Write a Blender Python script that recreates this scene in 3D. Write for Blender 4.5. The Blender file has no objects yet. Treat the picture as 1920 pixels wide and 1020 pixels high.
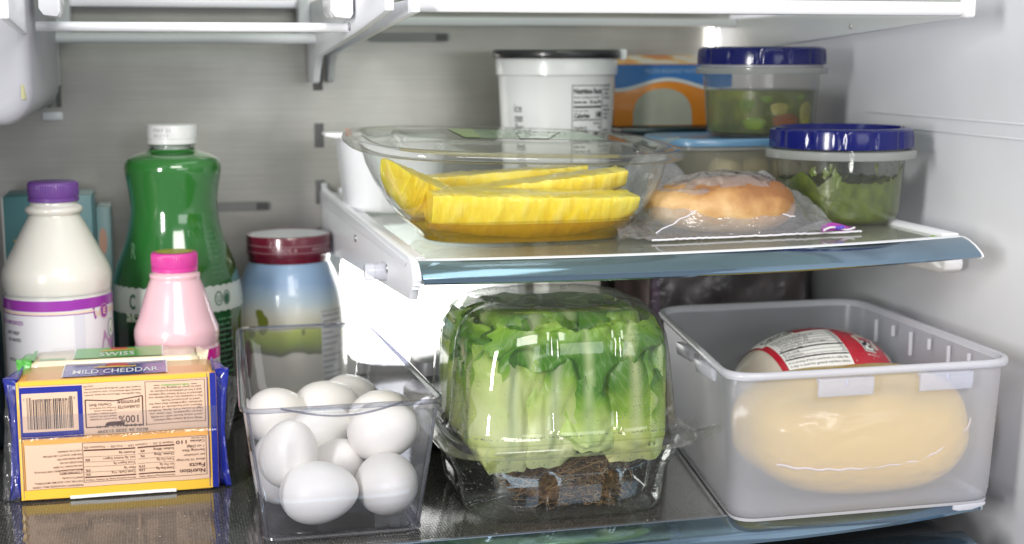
import bpy, bmesh, math, random
from mathutils import Vector, Matrix, noise

rnd = random.Random(11)
S = bpy.context.scene
COL = S.collection
R = math.radians

# ---------------------------------------------------------------- camera, world, lamps
cam = bpy.data.cameras.new('camera')
cam.sensor_width = 36.0
cam.lens = 2700 / 1920 * 36
cam.clip_start, cam.clip_end = 0.02, 60
cam.dof.use_dof = True
cam.dof.focus_distance = 0.97
cam.dof.aperture_fstop = 6.3
camo = bpy.data.objects.new('camera', cam)
COL.objects.link(camo)
camo.location = (-0.1593, -0.8898, 0.315)
camo.rotation_euler = (R(90 - 8.63), 0, R(-13.9))
S.camera = camo

W = bpy.data.worlds.new('World')
S.world = W
W.use_nodes = True
bg = W.node_tree.nodes['Background']
bg.inputs[0].default_value = (0.90, 0.93, 1.0, 1)
bg.inputs[1].default_value = 0.40


def area(name, loc, target, sx, sy, power, col=(1, 1, 1)):
    l = bpy.data.lights.new(name, 'AREA')
    l.shape = 'RECTANGLE'
    l.size, l.size_y = sx, sy
    l.energy = power
    l.color = col
    o = bpy.data.objects.new(name, l)
    COL.objects.link(o)
    o.location = loc
    o.rotation_euler = (Vector(target) - Vector(loc)).to_track_quat('-Z', 'Y').to_euler()
    return o


area('key_softbox', (-1.00, -1.05, 0.42), (0.15, 0.1, 0.15), 0.17, 0.56, 20, (1.0, 0.98, 0.96))
area('front_fill_light', (0.15, -1.7, 1.25), (0.1, 0.0, 0.1), 1.0, 0.7, 27, (1.0, 0.97, 0.93))  # added frontal fill, not a lamp of the room
area('trim_highlight_light', (0.9, -2.1, 0.55), (0.2, 0.0, 0.12), 1.3, 0.5, 7, (0.96, 0.98, 1.0))  # added light that puts highlights on the shelf trims, not a real window
area('fridge_ceiling_lamp', (0.05, 0.16, 0.655), (0.0, 0.2, 0.0), 0.5, 0.12, 1.1, (0.95, 0.98, 1.0))

S.view_settings.view_transform = 'Standard'
S.view_settings.look = 'None'
S.view_settings.exposure = 0.10
S.view_settings.gamma = 1.0
S.cycles.transparent_max_bounces = 24
S.cycles.max_bounces = 10
S.cycles.caustics_reflective = False
S.cycles.caustics_refractive = False


# ---------------------------------------------------------------- materials
def newmat(name):
    m = bpy.data.materials.new(name)
    m.use_nodes = True
    nt = m.node_tree
    nt.nodes.clear()
    out = nt.nodes.new('ShaderNodeOutputMaterial')
    return m, nt, out


def N(nt, t, **kw):
    n = nt.nodes.new(t)
    for k, v in kw.items():
        if k in n.inputs:
            n.inputs[k].default_value = v
        else:
            setattr(n, k, v)
    return n


def c4(c):
    return (c[0], c[1], c[2], 1)


def noise_node(nt, scale, detail=3, coord='Object', stretch=None):
    tc = N(nt, 'ShaderNodeTexCoord')
    n = N(nt, 'ShaderNodeTexNoise')
    n.inputs['Scale'].default_value = scale
    n.inputs['Detail'].default_value = detail
    if stretch:
        mp = N(nt, 'ShaderNodeMapping')
        mp.inputs['Scale'].default_value = stretch
        nt.links.new(tc.outputs[coord], mp.inputs[0])
        nt.links.new(mp.outputs[0], n.inputs['Vector'])
    else:
        nt.links.new(tc.outputs[coord], n.inputs['Vector'])
    return n


def ramp(nt, fac, stops):
    r = N(nt, 'ShaderNodeValToRGB')
    el = r.color_ramp.elements
    while len(el) < len(stops):
        el.new(0.5)
    for e, (p, c) in zip(el, stops):
        e.position = p
        e.color = c4(c)
    nt.links.new(fac, r.inputs[0])
    return r


def pbr(name, col, rough=0.45, metal=0.0, spec=0.5, bump=None, var=None, sss=0.0, coat=0.0, emit=None, stretch=None, aniso=0.0, rvar=None):
    m, nt, out = newmat(name)
    b = N(nt, 'ShaderNodeBsdfPrincipled')
    b.inputs['Base Color'].default_value = c4(col)
    b.inputs['Roughness'].default_value = rough
    b.inputs['Metallic'].default_value = metal
    b.inputs['Specular IOR Level'].default_value = spec
    b.inputs['Coat Weight'].default_value = coat
    b.inputs['Coat Roughness'].default_value = 0.05
    if sss:
        b.inputs['Subsurface Weight'].default_value = sss
        b.inputs['Subsurface Radius'].default_value = (0.006, 0.004, 0.003)
        b.inputs['Subsurface Scale'].default_value = 1.0
    if aniso:
        b.inputs['Anisotropic'].default_value = aniso
    if emit:
        b.inputs['Emission Color'].default_value = c4(emit[0])
        b.inputs['Emission Strength'].default_value = emit[1]
    if var:
        n = noise_node(nt, var[0], 4, stretch=stretch)
        r = ramp(nt, n.outputs[0], [(0.3, tuple(c * (1 - var[1]) for c in col)), (0.7, tuple(min(1, c * (1 + var[1])) for c in col))])
        nt.links.new(r.outputs[0], b.inputs['Base Color'])
    if rvar:
        n = noise_node(nt, rvar[0], 5, stretch=stretch)
        mr = N(nt, 'ShaderNodeMapRange')
        mr.inputs[3].default_value = rough - rvar[1]
        mr.inputs[4].default_value = rough + rvar[1]
        nt.links.new(n.outputs[0], mr.inputs[0])
        nt.links.new(mr.outputs[0], b.inputs['Roughness'])
    if bump:
        n = noise_node(nt, bump[0], 4, stretch=stretch)
        bp = N(nt, 'ShaderNodeBump')
        bp.inputs['Strength'].default_value = bump[1]
        bp.inputs['Distance'].default_value = bump[2]
        nt.links.new(n.outputs[0], bp.inputs['Height'])
        nt.links.new(bp.outputs[0], b.inputs['Normal'])
    nt.links.new(b.outputs[0], out.inputs[0])
    return m


def clear(name, tint=(1, 1, 1), edge=(0.7, 0.72, 0.72), rough=0.03, ior=1.45, haze=0.0, hcol=(0.9, 0.9, 0.92), bump=None, boost=0.0, trans=0.5, hvar=None):
    """thin clear plastic or glass: tinted see-through, fresnel gloss, optional milky haze"""
    m, nt, out = newmat(name)
    lw = N(nt, 'ShaderNodeLayerWeight')
    lw.inputs[0].default_value = 0.35
    mixc = N(nt, 'ShaderNodeMixRGB')
    mixc.inputs[1].default_value = c4(tint)
    mixc.inputs[2].default_value = c4(edge)
    nt.links.new(lw.outputs['Facing'], mixc.inputs[0])
    tr = N(nt, 'ShaderNodeBsdfTransparent')
    nt.links.new(mixc.outputs[0], tr.inputs[0])
    body = tr.outputs[0]
    if haze:
        df = N(nt, 'ShaderNodeBsdfDiffuse')
        df.inputs[0].default_value = c4(hcol)
        tl = N(nt, 'ShaderNodeBsdfTranslucent')
        tl.inputs[0].default_value = c4(hcol)
        mm = N(nt, 'ShaderNodeMixShader')
        mm.inputs[0].default_value = trans
        nt.links.new(df.outputs[0], mm.inputs[1])
        nt.links.new(tl.outputs[0], mm.inputs[2])
        m2 = N(nt, 'ShaderNodeMixShader')
        m2.inputs[0].default_value = haze
        if hvar:
            n = noise_node(nt, hvar[0], 5)
            mr = N(nt, 'ShaderNodeMapRange')
            mr.inputs[1].default_value = 0.35
            mr.inputs[2].default_value = 0.7
            mr.inputs[3].default_value = haze * (1 - hvar[1])
            mr.inputs[4].default_value = haze * (1 + hvar[1])
            nt.links.new(n.outputs[0], mr.inputs[0])
            nt.links.new(mr.outputs[0], m2.inputs[0])
        nt.links.new(body, m2.inputs[1])
        nt.links.new(mm.outputs[0], m2.inputs[2])
        body = m2.outputs[0]
    gl = N(nt, 'ShaderNodeBsdfGlossy')
    gl.inputs['Roughness'].default_value = rough
    fr = N(nt, 'ShaderNodeFresnel')
    ge = N(nt, 'ShaderNodeNewGeometry')
    io = N(nt, 'ShaderNodeMapRange')      # same reflectance from both sides of a thin sheet
    io.inputs[3].default_value = ior
    io.inputs[4].default_value = 1 / ior
    nt.links.new(ge.outputs['Backfacing'], io.inputs[0])
    nt.links.new(io.outputs[0], fr.inputs[0])
    if bump:
        n = noise_node(nt, bump[0], 4)
        bp = N(nt, 'ShaderNodeBump')
        bp.inputs['Strength'].default_value = bump[1]
        bp.inputs['Distance'].default_value = bump[2]
        nt.links.new(n.outputs[0], bp.inputs['Height'])
        nt.links.new(bp.outputs[0], gl.inputs['Normal'])
        nt.links.new(bp.outputs[0], fr.inputs['Normal'])
    fac = fr.outputs[0]
    if boost:
        ad = N(nt, 'ShaderNodeMath', operation='ADD', use_clamp=True)
        ad.inputs[1].default_value = boost
        nt.links.new(fac, ad.inputs[0])
        fac = ad.outputs[0]
    fin = N(nt, 'ShaderNodeMixShader')
    nt.links.new(fac, fin.inputs[0])
    nt.links.new(body, fin.inputs[1])
    nt.links.new(gl.outputs[0], fin.inputs[2])
    nt.links.new(fin.outputs[0], out.inputs[0])
    return m


def lamp(name, col, strength):
    m, nt, out = newmat(name)
    e = N(nt, 'ShaderNodeEmission')
    e.inputs[0].default_value = c4(col)
    e.inputs[1].default_value = strength
    nt.links.new(e.outputs[0], out.inputs[0])
    return m


def zramp(name, z0, z1, stops, rough=0.3, coat=0.3, var=None, sss=0.0, coord='Object', axis=2, wob=None, bump=None):
    """print or contents whose own colour changes with height"""
    m, nt, out = newmat(name)
    b = N(nt, 'ShaderNodeBsdfPrincipled')
    b.inputs['Roughness'].default_value = rough
    b.inputs['Coat Weight'].default_value = coat
    if sss:
        b.inputs['Subsurface Weight'].default_value = sss
        b.inputs['Subsurface Radius'].default_value = (0.006, 0.004, 0.002)
        b.inputs['Subsurface Scale'].default_value = 1.0
    tc = N(nt, 'ShaderNodeTexCoord')
    sp = N(nt, 'ShaderNodeSeparateXYZ')
    nt.links.new(tc.outputs[coord], sp.inputs[0])
    mr = N(nt, 'ShaderNodeMapRange')
    mr.inputs[1].default_value = z0
    mr.inputs[2].default_value = z1
    nt.links.new(sp.outputs[axis], mr.inputs[0])
    fac = mr.outputs[0]
    if wob:
        n = noise_node(nt, wob[0], 4)
        ma = N(nt, 'ShaderNodeMath', operation='MULTIPLY_ADD')
        ma.inputs[1].default_value = wob[1]
        nt.links.new(n.outputs[0], ma.inputs[0])
        nt.links.new(fac, ma.inputs[2])
        mb2 = N(nt, 'ShaderNodeMath', operation='SUBTRACT')
        mb2.inputs[1].default_value = wob[1] * 0.5
        nt.links.new(ma.outputs[0], mb2.inputs[0])
        fac = mb2.outputs[0]
    r = ramp(nt, fac, stops)
    nt.links.new(r.outputs[0], b.inputs['Base Color'])
    if bump:
        n = noise_node(nt, bump[0], 5)
        bp = N(nt, 'ShaderNodeBump')
        bp.inputs['Strength'].default_value = bump[1]
        bp.inputs['Distance'].default_value = bump[2]
        nt.links.new(n.outputs[0], bp.inputs['Height'])
        nt.links.new(bp.outputs[0], b.inputs['Normal'])
    nt.links.new(b.outputs[0], out.inputs[0])
    return m


M = {}
M['wall'] = pbr('liner_plastic', (0.66, 0.67, 0.70), 0.40, bump=(45, 0.16, 0.002), var=(5, 0.06), rvar=(11, 0.16))
M['steel'] = pbr('brushed_steel', (0.60, 0.585, 0.55), 0.34, metal=0.75, rvar=(7, 0.10))
_nt = M['steel'].node_tree
_b = [n for n in _nt.nodes if n.type == 'BSDF_PRINCIPLED'][0]
_n1 = noise_node(_nt, 5.5, 5)
_n2 = noise_node(_nt, 60, 3, stretch=(0.25, 1, 9))
_mx = N(_nt, 'ShaderNodeMixRGB')
_mx.inputs[0].default_value = 0.16
_nt.links.new(_n1.outputs[0], _mx.inputs[1])
_nt.links.new(_n2.outputs[0], _mx.inputs[2])
_r = ramp(_nt, _mx.outputs[0], [(0.34, (0.36, 0.35, 0.325)), (0.5, (0.46, 0.447, 0.415)), (0.64, (0.60, 0.585, 0.55))])
_nt.links.new(_r.outputs[0], _b.inputs['Base Color'])
M['dark'] = pbr('dark_recess', (0.10, 0.10, 0.10), 0.5)
M['grey'] = pbr('grey_plastic', (0.27, 0.27, 0.27), 0.5)
M['white'] = pbr('white_plastic', (0.80, 0.81, 0.84), 0.32, bump=(90, 0.05, 0.001))
M['whiteg'] = pbr('gloss_white_plastic', (0.82, 0.82, 0.84), 0.18)
M['chrome'] = pbr('blue_grey_metal_trim', (0.25, 0.36, 0.46), 0.10, metal=0.95, rvar=(30, 0.06), bump=(14, 0.05, 0.002))
M['screw'] = pbr('screw_steel', (0.45, 0.45, 0.45), 0.3, metal=1)
M['glass'] = clear('shelf_glass', (0.90, 0.94, 0.91), (0.80, 0.86, 0.82), 0.05, 1.5, haze=0.36, hcol=(0.88, 0.90, 0.80), trans=0.65)
M['acryl'] = clear('clear_acrylic', (0.975, 0.978, 0.985), (0.62, 0.63, 0.70), 0.03, 1.48, haze=0.03)
M['acryl_edge'] = clear('clear_acrylic_edge', (0.62, 0.63, 0.70), (0.28, 0.28, 0.36), 0.04, 1.5, haze=0.10, boost=0.05)  # darker tint painted in for the internal reflections along thick edges
M['pet'] = clear('clear_pet', (0.98, 0.985, 0.98), (0.80, 0.83, 0.80), 0.03, 1.52, haze=0.02, boost=0.015)
M['petlid'] = clear('clear_pet_lid', (0.97, 0.97, 0.95), (0.78, 0.78, 0.74), 0.05, 1.5, haze=0.05, boost=0.02)
M['frost'] = clear('frosted_polypropylene', (0.93, 0.94, 1.0), (0.75, 0.75, 0.82), 0.34, 1.42, haze=0.35, hcol=(0.90, 0.92, 1.0), trans=0.42)
M['frost_rim'] = clear('frosted_rim', (0.9, 0.9, 0.95), (0.8, 0.8, 0.85), 0.25, 1.45, haze=0.68, hcol=(0.86, 0.87, 0.93), trans=0.4)
M['film'] = clear('plastic_film', (0.95, 0.95, 0.97), (0.75, 0.75, 0.80), 0.07, 1.5, haze=0.20, hcol=(0.94, 0.92, 0.99), bump=(75, 1.0, 0.005), boost=0.07)
M['clearneck'] = clear('clear_bottle', (0.92, 0.95, 0.93), (0.6, 0.66, 0.62), 0.04, 1.5, haze=0.06)
M['tupper'] = clear('milky_container', (0.93, 0.94, 0.93), (0.7, 0.72, 0.70), 0.09, 1.5, haze=0.13, hcol=(0.8, 0.82, 0.78), bump=(160, 0.15, 0.002))
M['rimgrey'] = clear('milky_container_flange', (0.85, 0.87, 0.85), (0.7, 0.72, 0.70), 0.15, 1.5, haze=0.65, hcol=(0.62, 0.64, 0.62))

# dark textured glass of the lower shelf
m, nt, out = newmat('textured_dark_glass')
b = N(nt, 'ShaderNodeBsdfPrincipled')
b.inputs['Roughness'].default_value = 0.075
b.inputs['IOR'].default_value = 1.6
tc = N(nt, 'ShaderNodeTexCoord')
v = N(nt, 'ShaderNodeTexVoronoi')
v.inputs['Scale'].default_value = 520
v.inputs['Randomness'].default_value = 0.25
nt.links.new(tc.outputs['Object'], v.inputs['Vector'])
rr = ramp(nt, v.outputs['Distance'], [(0.15, (0.15, 0.146, 0.132)), (0.55, (0.040, 0.040, 0.038))])
nt.links.new(rr.outputs[0], b.inputs['Base Color'])
bp = N(nt, 'ShaderNodeBump')
bp.inputs['Strength'].default_value = 0.10
bp.inputs['Distance'].default_value = 0.0004
nt.links.new(v.outputs['Distance'], bp.inputs['Height'])
nt.links.new(bp.outputs[0], b.inputs['Normal'])
nt.links.new(b.outputs[0], out.inputs[0])
M['darkglass'] = m


# ---------------------------------------------------------------- mesh helpers
class MB:
    def __init__(self):
        self.v, self.f, self.uv = [], [], []

    def add(self, vs, fs):
        o = len(self.v)
        self.v += [tuple(p) for p in vs]
        self.f += [tuple(i + o for i in f) for f in fs]
        return self

    def box(self, x0, x1, y0, y1, z0, z1):
        vs = [(x, y, z) for z in (z0, z1) for y in (y0, y1) for x in (x0, x1)]
        return self.add(vs, [(0, 2, 3, 1), (4, 5, 7, 6), (0, 1, 5, 4), (2, 6, 7, 3), (0, 4, 6, 2), (1, 3, 7, 5)])

    def prism(self, poly, a, b, axis='x'):
        """extrude a polygon of 2-d points between a and b along an axis"""
        n = len(poly)
        def P(p, t):
            if axis == 'x':
                return (t, p[0], p[1])
            if axis == 'y':
                return (p[0], t, p[1])
            return (p[0], p[1], t)
        vs = [P(p, a) for p in poly] + [P(p, b) for p in poly]
        fs = [tuple(range(n - 1, -1, -1)), tuple(range(n, 2 * n))]
        fs += [(i, (i + 1) % n, n + (i + 1) % n, n + i) for i in range(n)]
        return self.add(vs, fs)

    def rings(self, rings, cap0=False, cap1=False, closed=True):
        n = len(rings[0])
        vs = [p for r in rings for p in r]
        fs = []
        for k in range(len(rings) - 1):
            for i in range(n if closed else n - 1):
                j = (i + 1) % n
                fs.append((k * n + i, k * n + j, (k + 1) * n + j, (k + 1) * n + i))
        if cap0:
            fs.append(tuple(range(n - 1, -1, -1)))
        if cap1:
            fs.append(tuple((len(rings) - 1) * n + i for i in range(n)))
        return self.add(vs, fs)

    def lathe(self, prof, seg=56, c=(0, 0, 0), mod=None, cap0=False, cap1=False):
        rs = []
        for r, z in prof:
            ring = []
            for i in range(seg):
                a = 2 * math.pi * i / seg
                rr = r * (mod(a, z, r) if mod else 1)
                ring.append((c[0] + rr * math.cos(a), c[1] + rr * math.sin(a), c[2] + z))
            rs.append(ring)
        return self.rings(rs, cap0, cap1)

    def tube(self, pts, r, n=8, caps=True, taper=None):
        pts = [Vector(p) for p in pts]
        rs = []
        for i, p in enumerate(pts):
            d = (pts[min(i + 1, len(pts) - 1)] - pts[max(i - 1, 0)])
            d = d.normalized() if d.length > 1e-9 else Vector((0, 0, 1))
            u = d.orthogonal().normalized() if abs(d.z) > 0.95 else d.cross(Vector((0, 0, 1))).normalized()
            w = d.cross(u)
            q = r * (taper(i / (len(pts) - 1)) if taper else 1)
            rs.append([p + u * (q * math.cos(2 * math.pi * k / n)) + w * (q * math.sin(2 * math.pi * k / n)) for k in range(n)])
        return self.rings(rs, caps, caps)

    def grid(self, fn, nu, nv):
        vs = [fn(i / nu, j / nv) for j in range(nv + 1) for i in range(nu + 1)]
        self.uv += [(i / nu, j / nv) for j in range(nv + 1) for i in range(nu + 1)]
        fs = [(j * (nu + 1) + i, j * (nu + 1) + i + 1, (j + 1) * (nu + 1) + i + 1, (j + 1) * (nu + 1) + i) for j in range(nv) for i in range(nu)]
        return self.add(vs, fs)

    def mesh(self, name, mat, smooth=True, bevel=0, angle=38, seg=2, fix=True):
        me = bpy.data.meshes.new(name)
        me.from_pydata(self.v, [], self.f)
        if len(self.uv) == len(self.v):
            l = me.uv_layers.new(name='uv')
            for lp in me.loops:
                l.data[lp.index].uv = self.uv[lp.vertex_index]
        bm = bmesh.new()
        bm.from_mesh(me)
        if fix:
            bmesh.ops.recalc_face_normals(bm, faces=bm.faces)
        if bevel:
            ed = [e for e in bm.edges if len(e.link_faces) == 2 and e.calc_face_angle(0) > R(30)]
            bmesh.ops.bevel(bm, geom=ed, offset=bevel, segments=seg, profile=0.5, affect='EDGES', clamp_overlap=True)
        bm.to_mesh(me)
        bm.free()
        if smooth:
            me.polygons.foreach_set('use_smooth', [True] * len(me.polygons))
            me.set_sharp_from_angle(angle=R(angle))
        if mat:
            me.materials.append(mat)
        return me

    def islands(self):
        par = list(range(len(self.v)))
        def find(i):
            while par[i] != i:
                par[i] = par[par[i]]
                i = par[i]
            return i
        for f in self.f:
            a = find(f[0])
            for j in f[1:]:
                par[find(j)] = a
        g = {}
        for k, f in enumerate(self.f):
            g.setdefault(find(f[0]), []).append(k)
        return list(g.values())

    def pieces(self, name, mat, parent, **kw):
        """flat print: a few patches become a part each, many small marks stay one stuff part"""
        isl = self.islands()
        if len(isl) > 9:
            return stuff(self.obj(name, mat, parent, **kw))
        for g in isl:
            ids = sorted({i for k in g for i in self.f[k]})
            mp_ = {i: n_ for n_, i in enumerate(ids)}
            q = MB()
            q.v = [self.v[i] for i in ids]
            q.f = [tuple(mp_[i] for i in self.f[k]) for k in g]
            o_ = q.obj(name, mat, parent, **kw)
        return o_

    def obj(self, name, mat, parent=None, **kw):
        o = bpy.data.objects.new(name, self.mesh(name, mat, **kw))
        COL.objects.link(o)
        if parent:
            o.parent = parent
            o.matrix_parent_inverse = Matrix.Translation(parent.location).inverted()
        return o


def tag(o, label, cat, group=None):
    o['label'] = label
    o['category'] = cat
    if group:
        o['group'] = group
    return o


def thing(name, label, cat, loc=(0, 0, 0), group=None):
    o = bpy.data.objects.new(name, None)
    COL.objects.link(o)
    o.location = loc
    o.empty_display_size = 0.02
    return tag(o, label, cat, group)


def struct(o):
    o['kind'] = 'structure'
    return o


def stuff(o):
    o['kind'] = 'stuff'
    return o


def sepow(t, e):
    return math.copysign(abs(t) ** e, t)


def sering(cx, cy, z, a, b, n, seg=96):
    out = []
    for i in range(seg):
        c_, s_ = math.cos(2 * math.pi * i / seg), math.sin(2 * math.pi * i / seg)
        k = (abs(c_) ** n + abs(s_) ** n) ** (-1 / n)
        out.append((cx + a * k * c_, cy + b * k * s_, z))
    return out


def quadring(q, r, z, k=6, off=0.0):
    """rounded ring through four corners (front-left, front-right, back-right, back-left), pushed out by off"""
    c = Vector((sum(p[0] for p in q) / 4, sum(p[1] for p in q) / 4))
    out = []
    for i in range(4):
        p0, p1, p2 = Vector(q[i - 1]), Vector(q[i]), Vector(q[(i + 1) % 4])
        d0, d1 = (p0 - p1).normalized(), (p2 - p1).normalized()
        p1 = p1 - (d0 + d1) * off
        for j in range(k + 1):
            t = j / k
            a, b_, c_ = p1 + d0 * r, p1, p1 + d1 * r
            p = a * (1 - t) ** 2 + b_ * 2 * t * (1 - t) + c_ * t * t
            zz = z(p.x, p.y) if callable(z) else z
            out.append((p.x, p.y, zz))
    # subdivide the straight runs
    res = []
    n = len(out)
    for i in range(n):
        a, b_ = Vector(out[i]), Vector(out[(i + 1) % n])
        m_ = 7 if (i % (k + 1)) == k else 1
        for s in range(m_):
            p = a.lerp(b_, s / m_)
            zz = z(p.x, p.y) if callable(z) else p.z
            res.append((p.x, p.y, zz))
    return res


def nz(x, y, z, s=1.0):
    return noise.noise(Vector((x * s, y * s, z * s)))


# --- flat print -----------------------------------------------------------------
_tc = {}


def glyphs(s, bold=0.0):
    key = (s, bold)
    if key not in _tc:
        cu = bpy.data.curves.new('txt', 'FONT')
        cu.body = s
        cu.resolution_u = 2
        cu.offset = bold
        o = bpy.data.objects.new('txt', cu)
        me = bpy.data.meshes.new_from_object(o)
        vs = [(p.co.x, p.co.y) for p in me.vertices]
        fs = [tuple(p.vertices) for p in me.polygons]
        bpy.data.objects.remove(o)
        bpy.data.curves.remove(cu)
        bpy.data.meshes.remove(me)
        w = max((p[0] for p in vs), default=0)
        _tc[key] = (vs, fs, w)
    return _tc[key]


def letter(mb, s, x, y, h, fn, d, width=None, align='L', flip=False, bold=0.0, hs=None):
    """write s with its baseline at (x, y); flip turns it upside down about (x, y)"""
    vs, fs, w = glyphs(s, bold)
    if not vs or w <= 0:
        return
    sy = h / 0.70
    sx = (width / w) if width else sy * 0.86
    off = {'L': 0, 'C': -w * sx / 2, 'R': -w * sx}[align]
    k = -1 if flip else 1
    mb.add([fn(x + k * (p[0] * sx + off), y + k * p[1] * sy, d) for p in vs], fs)


def rect(mb, u0, u1, v0, v1, fn, d, nu=6, nv=4):
    mb.grid(lambda a, c: fn(u0 + (u1 - u0) * a, v0 + (v1 - v0) * c, d), nu, nv)


def frame(mb, u0, u1, v0, v1, t, fn, d):
    rect(mb, u0, u1, v0, v0 + t, fn, d, 8, 1)
    rect(mb, u0, u1, v1 - t, v1, fn, d, 8, 1)
    rect(mb, u0, u0 + t, v0 + t, v1 - t, fn, d, 1, 4)
    rect(mb, u1 - t, u1, v0 + t, v1 - t, fn, d, 1, 4)


def fan(mb, pts, fn, d):
    """a filled flat print shape"""
    n = len(pts)
    cx, cy = sum(p[0] for p in pts) / n, sum(p[1] for p in pts) / n
    mb.add([fn(cx, cy, d)] + [fn(p[0], p[1], d) for p in pts], [(0, 1 + i, 1 + (i + 1) % n) for i in range(n)])


def cyl(cx, cy, rfun, a0):
    """map (arc length, height) onto an upright round body; a0 is the angle of u = 0, u runs to the viewer's right"""
    def f(u, v, d):
        r = rfun(v) + d
        a = a0 + u / rfun(v)
        return (cx + r * math.cos(a), cy + r * math.sin(a), v)
    return f


def profr(prof):
    ps = sorted(prof, key=lambda p: p[1])
    def f(z):
        for (r0, z0), (r1, z1) in zip(ps, ps[1:]):
            if z0 <= z <= z1:
                t = (z - z0) / max(z1 - z0, 1e-9)
                return r0 + (r1 - r0) * t
        return ps[-1][0] if z > ps[-1][1] else ps[0][0]
    return f


def smoothprof(prof, k=4):
    """Catmull-Rom through profile points, for turned shapes"""
    out = []
    n = len(prof)
    for i in range(n - 1):
        p0, p1, p2, p3 = prof[max(i - 1, 0)], prof[i], prof[i + 1], prof[min(i + 2, n - 1)]
        for j in range(k):
            t = j / k
            out.append(tuple(0.5 * (2 * p1[q] + (p2[q] - p0[q]) * t + (2 * p0[q] - 5 * p1[q] + 4 * p2[q] - p3[q]) * t * t + (3 * p1[q] - p0[q] - 3 * p2[q] + p3[q]) * t ** 3) for q in (0, 1)))
    out.append(prof[-1])
    return out


H = 0.1815          # top of the middle shelf; the lower shelf's top is z = 0
BACK = 0.505

# ================================================================ the refrigerator's inside
mb = MB()
mb.box(-0.47, 0.50, BACK, BACK + 0.02, -0.12, 0.70)
back = struct(mb.obj('back_wall', M['steel'], smooth=False))
mb = MB()
mb.box(0.45, 0.50, -0.22, BACK - 0.0005, -0.12, 0.70)
rwall = struct(mb.obj('right_wall', M['wall'], bevel=0.004))
for z, y0, y1, t in ((0.2645, -0.02, 0.27, 0.0010), (0.2535, -0.02, 0.20, 0.0010)):
    MB().prism([(0.4495, z - t), (0.4492, z - t * 0.4), (0.4492, z + t * 0.4), (0.4495, z + t)], y0, y1, 'y').obj('wall_rib', M['wall'], rwall, bevel=0.0004)
mb = MB()
mb.box(-0.50, -0.455, -0.1, BACK - 0.0005, -0.12, 0.70)
struct(mb.obj('left_wall', M['wall'], smooth=False))
mb = MB()
mb.box(-0.454, 0.449, -0.06, BACK - 0.001, 0.66, 0.70)
struct(mb.obj('ceiling', M['wall'], smooth=False))
mb = MB()
mb.box(-0.454, 0.449, -0.06, BACK - 0.001, -0.119, -0.09)
struct(mb.obj('floor', M['grey'], smooth=False))
# cove between the back and the right wall
pts = [(0.4495, 0.47)] + [(0.4495 - 0.035 * (1 - math.cos(a)), 0.47 + 0.0345 * math.sin(a)) for a in [R(x) for x in (15, 30, 45, 60, 75, 90)]] + [(0.4495, 0.5045)]
MB().prism(pts, -0.089, 0.659, 'z').obj('corner_cove', M['wall'], rwall)


def slot(x0, x1, z0, z1, mat='dark'):
    t = 0.0022
    o = MB().prism([(x0, z0), (x1, z0), (x1, z1), (x0, z1)], BACK - 0.0015, BACK + 0.001, 'y').obj('shelf_slot', M[mat], back, bevel=0.0006)
    return o


for zz in (0.2255, 0.171, 0.125):
    slot(-0.0100, -0.0012, zz, zz + 0.023)
slot(-0.0105, -0.0012, 0.280, 0.312)
slot(-0.2550, -0.2415, 0.266, 0.320)
MB().box(-0.2590, -0.2405, BACK - 0.004, BACK - 0.001, 0.254, 0.262).obj('track_end', M['white'], back, bevel=0.0012)
MB().box(-0.2515, -0.2460, BACK - 0.003, BACK - 0.0012, 0.266, 0.320).obj('track_lining', M['grey'], back, bevel=0.0006)
for x0, x1, z in ((0.0425, 0.1235, 0.3305), (-0.1130, -0.0525, 0.1702), (0.20, 0.28, 0.20)):
    poly = []
    w, h = (x1 - x0) / 2, 0.0046
    for i in range(24):
        a = 2 * math.pi * i / 24
        poly.append(((x0 + x1) / 2 + w * sepow(math.cos(a), 0.16), z + h * sepow(math.sin(a), 0.5)))
    MB().prism(poly, BACK - 0.0012, BACK + 0.001, 'y').obj('air_vent', M['grey'], back)
    MB().box(x1 - 0.014, x1 - 0.003, BACK - 0.0022, BACK - 0.0013, z - 0.0030, z + 0.0030).obj('vent_opening', M['dark'], back)

LAMPC = lamp('lamp_cover_glow', (1.0, 1.0, 0.98), 5.0)       # emission fades rightward, standing in for light falling off along the wall
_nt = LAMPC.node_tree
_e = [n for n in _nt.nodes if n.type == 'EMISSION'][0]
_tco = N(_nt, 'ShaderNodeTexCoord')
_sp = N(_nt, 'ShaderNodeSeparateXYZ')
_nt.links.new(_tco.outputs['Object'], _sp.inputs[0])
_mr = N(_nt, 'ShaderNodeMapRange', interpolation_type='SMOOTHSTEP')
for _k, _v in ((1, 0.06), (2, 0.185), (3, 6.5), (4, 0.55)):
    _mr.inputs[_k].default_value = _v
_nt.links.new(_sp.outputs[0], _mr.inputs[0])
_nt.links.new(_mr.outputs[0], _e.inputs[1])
# lit lamp cover low on the back wall, and the lamp strip in the upper right corner
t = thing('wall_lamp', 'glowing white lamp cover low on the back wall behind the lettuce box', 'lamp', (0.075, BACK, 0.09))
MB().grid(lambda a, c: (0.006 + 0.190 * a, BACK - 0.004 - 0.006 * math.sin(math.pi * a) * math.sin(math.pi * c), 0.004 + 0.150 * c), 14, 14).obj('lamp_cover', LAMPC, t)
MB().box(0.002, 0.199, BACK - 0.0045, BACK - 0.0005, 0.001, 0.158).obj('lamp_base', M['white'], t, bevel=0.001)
t = thing('wall_lamp', 'upright glowing lamp strip in the back corner above the lidded tubs', 'lamp', (0.394, BACK, 0.32))
MB().box(0.3905, 0.3950, BACK - 0.010, BACK - 0.001, 0.300, 0.343).obj('lamp_tube', lamp('lamp_strip_glow', (1.0, 0.99, 0.97), 5.0), t, bevel=0.002)

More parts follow.
